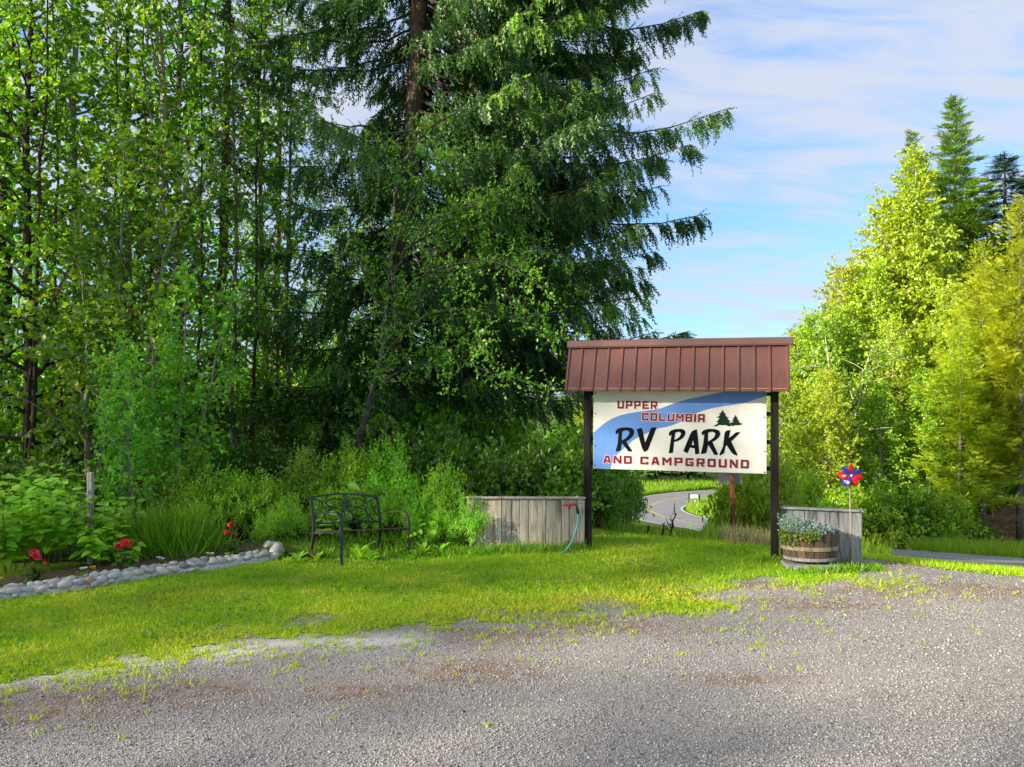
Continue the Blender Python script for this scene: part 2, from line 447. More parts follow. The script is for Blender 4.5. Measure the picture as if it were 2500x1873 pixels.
M['bench'] = plain('charcoal_metal', (.030, .032, .038), .42, .35, .35, 5, .15, .5, dirt=(.075, .045, .03))
M['bench_brown'] = plain('brown_bench_metal', (.12, .072, .050), .55, .2, .45, 9, .2, .4, dirt=(.14, .07, .04))  # browner metal for one arm and the front seat slats
M['rust'] = plain('rusty_post', (.19, .062, .03), .8, 0, .4, 10, .2, .2, dirt=(.12, .05, .03))
M['sign_grey'] = plain('grey_plate', (.20, .21, .21), .5, .3, .15, 6, .05, .4)
M['red_metal'] = plain('red_handle', (.42, .045, .045), .45, 0, .3, 30, .1)
M['black_rubber'] = plain('black_rubber', (.015, .015, .015), .6)
M['hose'] = plain('teal_hose', (.10, .42, .40), .45, 0, .15, 10, .03)
M['pipe'] = plain('dull_pipe', (.16, .15, .14), .6, .4, .3, 12)
M['white'] = plain('white_paint', (.75, .74, .70), .5, 0, .1)
M['blue_foil'] = plain('blue_plastic', (.015, .04, .42), .3, 0, .15, 5, .02, .5)
M['red_foil'] = plain('red_plastic', (.72, .012, .018), .3, 0, .15, 5, .02, .5)
M['stick'] = plain('pale_dowel', (.42, .33, .24), .7)
M['orange_wood'] = plain('orange_wood', (.33, .15, .07), .8, 0, .3)
M['mortar'] = None

def stone_mat():
    b = NB('river_stone')
    r = b.orand()
    base = b.ramp(r, [(0, (.20, .21, .22)), (.15, (.40, .40, .39)), (.4, (.52, .51, .47)), (.55, (.33, .35, .36)), (.7, (.56, .53, .48)), (.86, (.50, .44, .38)), (.93, (.36, .35, .33)), (1, (.46, .25, .11))])
    co = b.coord((1, 1, 1), 'Object', loc=b.n('ShaderNodeCombineXYZ', {0: b.math('MULTIPLY', r, 50.0)}).outputs[0])
    n = b.noise(co, 3.0, 8, .65)
    c = b.mix(1.0, base, b.ramp(n, [(.25, (.72, .72, .72)), (.75, (1.2, 1.19, 1.16))]), 'MULTIPLY')
    return b.pbr(c, .75, normal=b.bump(b.noise(co, 9, 6), .25, .08), spec=.25)
M['stone'] = stone_mat()
b = NB('rough_mortar'); co = b.coord(); n = b.noise(co, 22, 9, .7)
M['mortar'] = b.pbr(b.ramp(n, [(.3, (.33, .33, .32)), (.5, (.50, .495, .48)), (.7, (.62, .615, .60))]), .95, normal=b.bump(n, 1.0, .03), spec=.1)
b = NB('garden_soil'); co = b.coord(); n = b.noise(co, 25, 8, .7)
M['soil'] = b.pbr(b.ramp(n, [(.3, (.07, .045, .032)), (.5, (.15, .10, .072)), (.72, (.26, .18, .13))]), .95, normal=b.bump(n, 1.0, .04), spec=.05)

# ground: forest floor / meadow soil
b = NB('meadow_ground'); co = b.coord()
n = b.noise(co, 1.2, 8, .6); n2 = b.noise(co, 14, 6, .65)
c = b.ramp(n, [(.3, (.05, .09, .018)), (.5, (.085, .15, .025)), (.7, (.16, .17, .05))])
c = b.mix(.5, c, b.ramp(n2, [(.3, (.03, .04, .012)), (.7, (.16, .20, .05))]))
M['ground'] = b.pbr(c, .95, normal=b.bump(n2, .8, .05), spec=.05)
b = NB('forest_litter'); co = b.coord(); n = b.noise(co, 6, 8, .7)
M['floor'] = b.pbr(b.ramp(n, [(.3, (.03, .025, .015)), (.5, (.075, .06, .035)), (.65, (.06, .10, .02)), (.8, (.16, .12, .07))]), .95, normal=b.bump(n, 1.0, .08), spec=.03)
b = NB('lawn_soil'); co = b.coord(); n = b.noise(co, 1.6, 7, .65); n2 = b.noise(co, 40, 5, .7)
c = b.ramp(n, [(.3, (.19, .36, .016)), (.5, (.32, .44, .025)), (.68, (.46, .42, .10))])
c = b.mix(.55, c, b.ramp(n2, [(.3, (.14, .22, .015)), (.7, (.36, .46, .05))]))
M['lawn'] = b.pbr(c, .95, normal=b.bump(n2, .8, .02), spec=.05)
b = NB('grey_gravel'); co = b.coord()
v = b.n('ShaderNodeTexVoronoi', {'Vector': co, 'Scale': 85.0}); v2 = b.n('ShaderNodeTexVoronoi', {'Vector': co, 'Scale': 190.0})
big = b.noise(co, .9, 6, .6, .5); fine = b.noise(co, 130, 4, .7); mid = b.noise(b.coord((.6, 2.2, 1)), 1.1, 5, .6, .6)
sep1 = b.n('ShaderNodeSeparateColor'); b.t.links.new(v.outputs['Color'], sep1.inputs[0])
c = b.ramp(sep1.outputs[0], [(0, (.235, .222, .215)), (.5, (.425, .403, .39)), (.85, (.57, .545, .525)), (1, (.68, .65, .63))])
c = b.mix(.35, c, b.ramp(fine, [(.3, (.26, .247, .24)), (.7, (.60, .573, .555))]))
c = b.mix(1.0, c, b.ramp(big, [(.3, (.86, .86, .88)), (.7, (1.12, 1.11, 1.09))]), 'MULTIPLY')
trk = b.noise(b.coord((.22, 1.5, 1)), 1.0, 6, .62, .4)
c = b.mix(1.0, c, b.ramp(trk, [(.32, (.74, .735, .74)), (.5, (.79, .782, .78)), (.68, (.84, .83, .822))]), 'MULTIPLY')
lit = b.attr('litter')
c = b.mix(b.math('MULTIPLY', b.ramp(b.noise(co, 9, 7, .7), [(.40, (0, 0, 0)), (.60, (1, 1, 1))]), lit), c, (.26, .16, .10))
sandy = b.attr('sandy')
c = b.mix(b.math('MULTIPLY', sandy, .85), c, (.66, .65, .63))
c = b.mix(b.math('MULTIPLY', b.ramp(mid, [(.55, (0, 0, 0)), (.72, (1, 1, 1))]), .35), c, (.40, .35, .30))
hgt = b.math('ADD', b.math('MULTIPLY', v.outputs['Distance'], 1.0), b.math('MULTIPLY', v2.outputs['Distance'], .6))
M['gravel'] = b.pbr(c, .95, normal=b.bump(hgt, .9, -.014), spec=.15)
b = NB('pebble'); r = b.attr('rnd')
c = b.ramp(r, [(0, (.06, .058, .06)), (.25, (.23, .221, .214)), (.6, (.35, .337, .33)), (.9, (.43, .416, .408)), (.97, (.54, .52, .505)), (1, (.32, .22, .17))])
M['pebble'] = b.pbr(c, .85, spec=.2)
b = NB('asphalt'); co = b.coord(); n = b.noise(co, 40, 6, .7); n2 = b.noise(co, .6, 5, .6)
c = b.mix(1.0, b.ramp(n, [(.3, (.17, .17, .19)), (.7, (.27, .27, .29))]), b.ramp(n2, [(.3, (.85, .85, .87)), (.7, (1.1, 1.1, 1.1))]), 'MULTIPLY')
M['asphalt'] = b.pbr(c, .85, spec=.2)
M['line_yellow'] = plain('yellow_road_paint', (.55, .42, .16), .7, 0, .3, 3)
M['line_white'] = plain('white_road_paint', (.62, .62, .60), .7, 0, .3, 3)
b = NB('bank_soil'); co = b.coord(); n = b.noise(co, 2.5, 9, .7)
M['bank'] = b.pbr(b.ramp(n, [(.3, (.10, .06, .035)), (.5, (.27, .17, .10)), (.7, (.40, .29, .18))]), .95, normal=b.bump(n, 1.0, .2), spec=.05)

# ------------------------------------------------------------------ terrain
def grid_xy():
    xs = np.unique(np.concatenate([np.linspace(-500, -60, 16), np.linspace(-60, -9, 26), np.linspace(-9, 12, 190), np.linspace(12, 40, 40), np.linspace(40, 110, 36), np.linspace(110, 600, 16)]))
    ys = np.unique(np.concatenate([np.linspace(-300, -12, 12), np.linspace(-12, 3, 20), np.linspace(3, 15, 130), np.linspace(15, 45, 60), np.linspace(45, 120, 60), np.linspace(120, 900, 20)]))
    return xs, ys
def sheet(name, xs, ys, lift, keep=None, mat=None, extra=None, parent=None):
    X, Y = np.meshgrid(xs, ys)
    Zz = zfun(X, Y) + lift
    V = np.stack([X, Y, Zz], -1).reshape(-1, 3)
    nx = len(xs); i, j = np.meshgrid(np.arange(len(ys) - 1), np.arange(nx - 1), indexing='ij')
    a = (i * nx + j).ravel()
    Fc = np.stack([a, a + 1, a + nx + 1, a + nx], -1)
    if keep is not None:
        cx = (X[:-1, :-1] + X[1:, 1:]) / 2; cy = (Y[:-1, :-1] + Y[1:, 1:]) / 2
        Fc = Fc[keep(cx, cy).ravel()]
    ex = {k: f(V[:, 0], V[:, 1]) for k, f in (extra or {}).items()}
    used = np.unique(Fc); mp_ = np.full(len(V), -1); mp_[used] = np.arange(len(used))
    me = npmesh(name, V[used], mp_[Fc], None, True, {k: v[used] for k, v in ex.items()})
    return link(name, me, mat, parent)

xs, ys = grid_xy()
tag(sheet('ground', xs, ys, 0, mat=M['ground']), kind='structure')

# gravel / lawn boundary (photo pixels -> flat ground)
EDGE = [G(*p) for p in [(-900, 1830), (-300, 1760), (0, 1690), (200, 1648), (420, 1600), (600, 1566), (790, 1535), (930, 1552), (1010, 1522), (1200, 1522), (1350, 1508), (1500, 1500), (1680, 1494), (1762, 1482), (1720, 1450), (1700, 1438), (1790, 1424), (1900, 1414), (2050, 1420), (2150, 1424)]]
EX = np.array([p[0] for p in EDGE]); EY = np.array([p[1] for p in EDGE])
def inpoly(x, y, poly):
    x = np.asarray(x); y = np.asarray(y); r = np.zeros(x.shape, bool); n = len(poly)
    for i in range(n):
        x1, y1 = poly[i]; x2, y2 = poly[(i + 1) % n]
        c = ((y1 > y) != (y2 > y)) & (x < (x2 - x1) * (y - y1) / (y2 - y1 + 1e-12) + x1)
        r ^= c
    return r
def seg_dist(x, y, pts):
    d = np.full(np.shape(x), 1e9)
    for (x1, y1), (x2, y2) in zip(pts[:-1], pts[1:]):
        vx, vy = x2 - x1, y2 - y1
        t = np.clip(((x - x1) * vx + (y - y1) * vy) / (vx * vx + vy * vy + 1e-9), 0, 1)
        d = np.minimum(d, np.hypot(x - x1 - t * vx, y - y1 - t * vy))
    return d
TIP = [G(2150, 1424), G(2172, 1418), G(2130, 1398), G(2104, 1378)]
VERGE = [G(2100, 1352), G(2200, 1368), G(2300, 1388), G(2420, 1404), G(2560, 1414), G(2900, 1440)]
LAWN = EDGE + TIP + [G(2080, 1362), (3.9, 10.3), (1.4, 11.4), (.3, 12.2), (-.2, 10.05), (-.9, 10.0), (-1.5, 10.1), (-2.1, 9.8), (-2.6, 9.45), (-3.1, 9.2), (-14, 9.2)]
VER_POLY = VERGE + [(14, 7), (9.5, 10.5), (8, 15.5), (4.2, 10.4)]
def grass_amount(x, y):
    """0..1 lawn density: ragged along the gravel edge"""
    x = np.asarray(x, float); y = np.asarray(y, float)
    ins = inpoly(x, y, LAWN)
    d = seg_dist(x, y, EDGE + TIP) * np.where(ins, 1, -1)
    n = fbm(x * 2.6, y * 3.5, 3) - .5
    n2 = fbm(x * 9, y * 9, 17) - .5
    thin = sstep(fbm(x * 1.1 + 3, y * 1.6, 23), .55, .75) * sstep(d, 1.0, .1) * .5
    return np.clip(sstep(d + n * .75 + n2 * .30, -.38, .24) - thin, 0, 1)
def verge_amount(x, y):
    ins = inpoly(x, y, VER_POLY)
    d = seg_dist(x, y, VERGE) * np.where(ins, 1, -1)
    return sstep(d + (fbm(x * 2, y * 3, 41) - .5) * .5, -.05, .35)
LIT = [(G(-100, 1730), .5), (G(150, 1722), .35), (G(330, 1706), .3), (G(480, 1690), .22), (G(880, 1690), .2), (G(1480, 1530), .3), (G(1230, 1555), .25), (G(2010, 1480), .28), (G(1850, 1430), .2), (G(2200, 1440), .35), (G(2400, 1440), .4), (G(1150, 1640), .25), (G(2150, 1375), .25), (G(1800, 1660), .15)]
def litter(x, y):
    v = np.zeros(np.shape(x))
    for (a, c), s in LIT: v = np.maximum(v, np.exp(-(((x - a) / (s * 2.2)) ** 2 + ((y - c) / (s * .75)) ** 2)))
    return np.clip(v * 1.25 + .16 * sstep(fbm(np.asarray(x) * 1.3, np.asarray(y) * 2.5, 71), .5, .7), 0, 1)
SAND = [G(40, 1668), G(230, 1632), G(430, 1600), G(600, 1585), G(760, 1560), G(900, 1570), G(1000, 1560)]
def sandy(x, y): return np.exp(-(seg_dist(x, y, SAND) / .20) ** 2) * sstep(fbm(np.asarray(x) * 4, np.asarray(y) * 6, 9), .2, .5)
def gravel_keep(x, y):
    return (seg_dist(x, y, EDGE) < .9) | (~inpoly(x, y, LAWN) & (y < 11.2) & (verge_amount(x, y) < .97) & (y < 10.9 - .12 * np.abs(x)))
gx = np.unique(np.concatenate([np.linspace(-16, -5.5, 30), np.linspace(-5.5, 6.5, 200), np.linspace(6.5, 14, 20)]))
gy = np.unique(np.concatenate([np.linspace(-9, 3.5, 20), np.linspace(3.5, 11, 125)]))
tag(sheet('gravel_yard', gx, gy, .006, gravel_keep, M['gravel'], {'litter': litter, 'sandy': sandy}), kind='structure')
lx = np.arange(-13, 5.2, .05); ly = np.arange(4.2, 13.4, .05)
tag(sheet('lawn', lx, ly, .012, lambda x, y: (grass_amount(x, y) + .5 * (fbm(x * 14, y * 14, 91) - .5) > .72) & inpoly(x, y, [(-13, 3), (6, 3), (4.6, 9.6), (3.9, 10.3), (1.4, 11.4), (0, 12.6), (-3, 13.3), (-13, 13.3)]), M['lawn']), kind='structure')
fx_ = np.concatenate([np.linspace(-60, -12, 30), np.linspace(-11.5, 1.6, 110)]); fy_ = np.concatenate([np.linspace(8.5, 16, 75), np.linspace(16.5, 60, 40)])
tag(sheet('forest_floor', fx_, fy_, .02, lambda x, y: (y > np.interp(x, [-9, -3.1, -2.6, -2.1, -1.5, -.9, -.2, .3, 1.6], [9.0, 9.3, 9.55, 9.85, 10.15, 10.1, 10.1, 11.2, 13.5]) + .25 * (fbm(x * 3, y * 3, 66) - .5)), M['floor']), kind='structure')
vx = np.arange(3.5, 12, .09); vy = np.arange(6, 16, .09)
tag(sheet('verge', vx, vy, .012, lambda x, y: (verge_amount(x, y) > .45) & inpoly(x, y, VER_POLY), M['lawn']), kind='structure')

# road
RC = smooth_pts([(26, 8.6, 0), (19, 8.6, 0), (13.6, 10.0, 0), (10.5, 12.6, 0), (9.3, 16.6, 0), (9.6, 22, 0), (10.4, 28, 0), (11.6, 36, 0), (14, 46, 0), (17.2, 57, 0), (17.6, 63, 0), (15.4, 69, 0), (13.9, 75, 0), (14.3, 80, 0), (17.5, 85.5, 0), (23, 89.2, 0), (30, 91.3, 0), (45, 93, 0), (70, 93, 0), (110, 90, 0)], 8)
RT = np.gradient(RC[:, :2], axis=0); RT /= np.linalg.norm(RT, axis=1, keepdims=True); RNm = np.stack([-RT[:, 1], RT[:, 0]], -1)
RHW = np.interp(RC[:, 1], [8, 20, 55, 70], [2.5, 2.6, 3.2, 3.4])
def strip(name, offs, lift, mat, parent=None, dash=None):
    k = len(offs); V = []
    for i, c in enumerate(RC):
        for o in offs:
            oo = o if abs(o) < 1.5 else math.copysign(RHW[i] + (abs(o) - 10), o)
            q = c[:2] + RNm[i] * oo
            V.append((q[0], q[1], Z(q[0], q[1]) + lift))
    Fc = []
    for i in range(len(RC) - 1):
        for j in range(k - 1):
            a = i * k + j; Fc.append((a, a + k, a + k + 1, a + 1))
    me = npmesh(name, V, Fc, None, True)
    return link(name, me, mat, parent)
road = tag(strip('road', (-10, -1.2, 0, 1.2, 10), .05, M['asphalt']), kind='structure')
strip('centre_line', (-.16, -.05), .058, M['line_yellow'], road)
strip('centre_line', (.05, .16), .058, M['line_yellow'], road)
strip('edge_line', (-9.88, -9.74), .058, M['line_white'], road)
strip('edge_line', (9.74, 9.88), .058, M['line_white'], road)

# bank of bare earth beyond the road
bx = np.linspace(17.5, 32, 40); by = np.linspace(27, 46, 40)
def bank_keep(x, y):
    n = fbm(x * .5, y * .5, 33)
    return (x / y > .575) & (n + sstep(x / y, .575, .64) * .5 > .5) & (x / y < .95)
tag(sheet('earth_bank', bx, by, .04, bank_keep, M['bank']), kind='structure')

# ------------------------------------------------------------------ sign
LP = G(1435, 1340); RP = G(1891, 1368)
SW = math.hypot(RP[0] - LP[0], RP[1] - LP[1])
SROT = math.atan2(RP[1] - LP[1], RP[0] - LP[0])
SU = Vector((math.cos(SROT), math.sin(SROT), 0)); SB = Vector((-math.sin(SROT), math.cos(SROT), 0))
SO = Vector((LP[0], LP[1], 0))
def sign_uv(px, py, c=0.0):
    ray = Vector(((px - 1250) / F, 1, (HZ - py) / F)); o = Vector((0, 0, H))
    t = (SO + SB * c - o).dot(SB) / ray.dot(SB)
    q = o + ray * t - SO
    return q.dot(SU), q.z
sign = thing('entrance_sign', 'painted campground entrance sign on two black posts under a brown metal roof', 'sign', SO, SROT)
post_me = box_me('post', [((.092, .092, 2.42), (0, 0, 1.15))], .006)
for x in (0, SW): link('post', post_me, M['post_black'], sign, (x, 0, 0))
PF = -.02           # front face of the board
u0, z0 = sign_uv(1448.8, 1144, PF); u1, _ = sign_uv(1871.5, 1161, PF)
ptop = 2.11
panel = link('sign_board', box_me('sign_board', [((u1 - u0, .018, ptop - z0), ((u0 + u1) / 2, PF + .009, (ptop + z0) / 2))], .002), M['panel'], sign)
for zz in (1.10, 1.42, 1.76, 2.0):
    link('bracket', box_me('bracket', [((u0 - .036, .03, .05), ((u0 + .056) / 2, PF + .040, zz))]), M['post_black'], sign)
    link('bracket', box_me('bracket', [((SW - .05 - u1 + .05, .03, .05), ((SW - .05 + u1) / 2, PF + .040, zz))]), M['post_black'], sign)

def flat_shape(name, polys, depth, mat, parent, offset=0.0, y=0.0):
    """polys in (u, z) on the board -> thin filled shape standing proud of it"""
    cu = bpy.data.curves.new(name, 'CURVE'); cu.dimensions = '2D'; cu.fill_mode = 'BOTH'; cu.extrude = depth / 2; cu.offset = offset
    for poly in polys:
        sp = cu.splines.new('POLY'); sp.points.add(len(poly) - 1)
        for p, (a, c) in zip(sp.points, poly): p.co = (a, c, 0, 1)
        sp.use_cyclic_u = True
    tmp = bpy.data.objects.new(name, cu); COL.objects.link(tmp)
    dg = bpy.context.evaluated_depsgraph_get()
    me = bpy.data.meshes.new_from_object(tmp.evaluated_get(dg))
    bpy.data.objects.remove(tmp); bpy.data.curves.remove(cu)
    me.transform(Matrix.Translation((0, y - depth / 2, 0)) @ Matrix.Rotation(R(90), 4, 'X'))
    me.name = name; me.materials.clear(); me.materials.append(mat)
    return link(name, me, None, parent)
K = 460 / 2212
def sz(zx, zy): return sign_uv(1430 + zx * K, 940 + zy * K, PF)
def szp(lst): return [sz(*p) for p in lst]
riv = [(89, 560), (150, 505), (200, 465), (250, 430), (300, 400), (350, 377), (400, 359), (450, 345), (520, 330), (580, 320), (720, 301), (800, 292), (860, 280), (950, 250), (1020, 222), (1100, 195), (1170, 174), (1250, 155), (1400, 125), (1520, 100), (1610, 82), (1640, 72)]
riv2 = [(2120, 72), (2122, 128), (2060, 150), (2000, 168), (1950, 185), (1900, 201), (1850, 215), (1790, 226), (1720, 235), (1640, 246), (1560, 260), (1490, 272), (1420, 290), (1360, 308), (1300, 330), (1230, 366), (1150, 410), (1080, 448), (1000, 480), (930, 497), (850, 510), (790, 532), (720, 565), (670, 588), (620, 610), (580, 636), (540, 665), (500, 700), (450, 745), (410, 780), (370, 820), (348, 850), (330, 880), (313, 915), (300, 950), (292, 984), (89, 984)]
rp = szp(riv) + szp(riv2)
e1 = sz(1640, 72); e2 = sz(2120, 72)
rp = szp(riv) + [(e1[0] + .25, ptop - .004), (u1 - .004, ptop - .004)] + szp(riv2[1:])
rp = [(max(a, u0 + .003), max(c, z0 + .003)) for a, c in rp]
flat_shape('river_band', [rp], .0015, M['river'], panel, y=PF)
# hand painted capitals
def chf(poly, r=14):
    """soften corners of a traced outline"""
    return poly
LET = {
 'R1': [[(350, 570), (352, 540), (372, 515), (420, 500), (490, 497), (540, 505), (566, 528), (570, 562), (555, 600), (520, 635), (475, 665), (545, 772), (541, 783), (500, 780), (425, 682), (410, 770), (355, 783), (352, 775), (375, 690), (387, 560), (365, 577)], [(428, 548), (470, 532), (503, 540), (514, 562), (500, 595), (470, 625), (425, 652), (424, 600)]],
 'V': [[(597, 520), (650, 503), (663, 515), (697, 678), (765, 510), (775, 500), (833, 498), (730, 765), (685, 788), (660, 740)]],
 'P': [[(975, 592), (977, 562), (1000, 535), (1050, 518), (1120, 515), (1158, 528), (1172, 556), (1165, 590), (1140, 625), (1090, 655), (1037, 670), (1025, 795), (978, 803), (975, 795), (990, 700), (1007, 580), (990, 600)], [(1052, 560), (1090, 550), (1115, 560), (1118, 580), (1100, 610), (1065, 635), (1040, 642)]],
 'A': [[(1145, 775), (1225, 580), (1250, 540), (1305, 518), (1320, 640), (1333, 800), (1328, 808), (1285, 815), (1278, 745), (1225, 735), (1195, 803)], [(1243, 702), (1262, 645), (1272, 707)]],
 'R2': [[(1360, 580), (1362, 552), (1385, 530), (1440, 515), (1520, 518), (1565, 535), (1582, 570), (1570, 605), (1530, 645), (1487, 670), (1552, 810), (1548, 820), (1510, 822), (1450, 722), (1437, 705), (1415, 800), (1355, 812), (1352, 805), (1380, 690), (1392, 575), (1375, 592)], [(1437, 560), (1480, 548), (1512, 558), (1522, 580), (1505, 615), (1470, 645), (1435, 665)]],
 'K': [[(1572, 824), (1570, 815), (1612, 720), (1628, 575), (1637, 548), (1655, 535), (1703, 528), (1695, 545), (1680, 625), (1765, 555), (1818, 553), (1708, 665), (1783, 820), (1778, 829), (1740, 818), (1712, 795), (1655, 707), (1640, 725), (1625, 800), (1580, 828)]]}
for nm, polys in LET.items():
    flat_shape('letter', [szp(p) for p in polys], .0016, M['black_paint'], panel, y=PF - .0022)
pine1 = [(1606, 290), (1616, 312), (1630, 330), (1648, 338), (1636, 345), (1645, 362), (1660, 378), (1684, 385), (1662, 392), (1675, 408), (1690, 420), (1702, 430), (1682, 434), (1690, 450), (1706, 466), (1712, 478), (1680, 486), (1640, 470), (1608, 474), (1570, 468), (1530, 487), (1500, 481), (1540, 460), (1557, 438), (1525, 435), (1555, 415), (1570, 390), (1530, 380), (1560, 372), (1580, 345), (1560, 338), (1585, 328)]
pine2 = [(1755, 347), (1770, 375), (1785, 385), (1775, 390), (1785, 406), (1805, 410), (1790, 418), (1800, 436), (1820, 450), (1842, 453), (1820, 468), (1785, 475), (1755, 470), (1727, 484), (1716, 478), (1709, 466), (1696, 452), (1692, 444), (1710, 440), (1735, 432), (1712, 420), (1740, 405), (1720, 398), (1745, 380)]
for p in (pine1, pine2): flat_shape('pine_emblem', [szp(p)], .0016, M['pine_paint'], panel, y=PF - .0022)
t = .27; h = .23
FONT = {
 'U': [[(0, 1), (t, 1), (t, h), (1 - t, h), (1 - t, 1), (1, 1), (1, .08), (.92, 0), (.08, 0), (0, .08)]],
 'P': [[(0, 0), (t, 0), (t, .34), (.92, .34), (1, .42), (1, .93), (.93, 1), (0, 1)], [(t, .56), (1 - t, .56), (1 - t, .80), (t, .80)]],
 'E': [[(0, 0), (1, 0), (1, h * .9), (t, h * .9), (t, .4), (.85, .4), (.85, .6), (t, .6), (t, 1 - h * .9), (1, 1 - h * .9), (1, 1), (0, 1)]],
 'R': [[(0, 0), (t, 0), (t, .34), (.45, .34), (.70, 0), (1, 0), (.76, .34), (.93, .36), (1, .44), (1, .93), (.93, 1), (0, 1)], [(t, .55), (1 - t, .55), (1 - t, .80), (t, .80)]],
 'C': [[(.08, 0), (.92, 0), (1, .08), (1, .34), (1 - t, .34), (1 - t, h), (t, h), (t, 1 - h), (1 - t, 1 - h), (1 - t, .68), (1, .68), (1, .92), (.92, 1), (.08, 1), (0, .92), (0, .08)]],
 'O': [[(.08, 0), (.92, 0), (1, .08), (1, .92), (.92, 1), (.08, 1), (0, .92), (0, .08)], [(t, h), (1 - t, h), (1 - t, 1 - h), (t, 1 - h)]],
 'L': [[(0, 0), (1, 0), (1, h), (t, h), (t, 1), (0, 1)]],
 'M': [[(0, 0), (.22, 0), (.22, .62), (.5, .25), (.78, .62), (.78, 0), (1, 0), (1, 1), (.8, 1), (.5, .6), (.2, 1), (0, 1)]],
 'B': [[(0, 0), (.92, 0), (1, .08), (1, .42), (.92, .5), (1, .58), (1, .92), (.92, 1), (0, 1)], [(t, .2), (1 - t, .2), (1 - t, .40), (t, .40)], [(t, .6), (1 - t, .6), (1 - t, .8), (t, .8)]],
 'I': [[(0, 0), (1, 0), (1, 1), (0, 1)]],
 'A': [[(0, 0), (t, 0), (t, .28), (1 - t, .28), (1 - t, 0), (1, 0), (1, .93), (.93, 1), (.07, 1), (0, .93)], [(t, .5), (1 - t, .5), (1 - t, .78), (t, .78)]],
 'a': [[(0, 0), (.27, 0), (.33, .2), (.67, .2), (.73, 0), (1, 0), (.72, 1), (.28, 1)], [(.39, .42), (.61, .42), (.54, .74), (.46, .74)]],
 'N': [[(0, 0), (.24, 0), (.24, .6), (.74, 0), (1, 0), (1, 1), (.76, 1), (.76, .4), (.26, 1), (0, 1)]],
 'D': [[(0, 0), (.88, 0), (1, .12), (1, .88), (.88, 1), (0, 1)], [(t, h), (1 - t, h), (1 - t, 1 - h), (t, 1 - h)]],
 'G': [[(.08, 0), (.92, 0), (1, .08), (1, .54), (.48, .54), (.48, .36), (1 - t, .36), (1 - t, h), (t, h), (t, 1 - h), (1 - t, 1 - h), (1 - t, .74), (1, .74), (1, .92), (.92, 1), (.08, 1), (0, .92), (0, .08)]]}
def word(text, quad, lw, gap):
    """quad: zoom corners TL, TR, BR, BL; lw letter width units, I narrower"""
    ws = [lw * (.32 if c == 'I' else 1.12 if c == 'M' else 1) for c in text]
    tot = sum(ws) + gap * (len(text) - 1); x = 0
    tl, tr, br, bl = [Vector(q) for q in quad]
    for c, w in zip(text, ws):
        polys = []
        for poly in FONT[c]:
            pp = []
            for a, bb in poly:
                s = (x + a * w) / tot
                q = (tl.lerp(tr, s)).lerp(bl.lerp(br, s), 1 - bb)
                pp.append(sz(q.x, q.y))
            polys.append(pp)
        flat_shape('letter_outline', polys, .0008, M['halo'], panel, .0062, PF - .0018)
        flat_shape('letter', polys, .0016, M['red_paint'], panel, y=PF - .0030)
        x += w + gap
word('UPPER', [(374, 186), (840, 194), (838, 284), (374, 276)], 75, 23)
word('COLUMBIA', [(661, 327), (1398, 343), (1396, 437), (659, 417)], 80, 22)
word('aND', [(206, 826), (541, 834), (541, 928), (204, 917)], 93, 28)
word('CaMPGROUND', [(641, 841), (1916, 881), (1914, 981), (641, 930)], 95, 35)
bolt_me = tube_me('bolt', [(0, 0, 0), (0, -.006, 0)], .0085, 8)
for q in [(113, 95), (113, 335), (113, 716), (108, 945), (2100, 112), (2096, 378), (2100, 780), (2100, 1025)]:
    a, c = sz(*q); link('bolt', bolt_me, M['bolt'], panel, (a, PF, c))
for q in [(335, 975), (732, 990), (1410, 1017), (1842, 1040), (515, 290), (955, 250), (2050, 660), (2015, 503)]:
    a, c = sz(*q); link('nail', bolt_me, M['bolt'], panel, (a, PF, c), None, (.5, .8, .5))

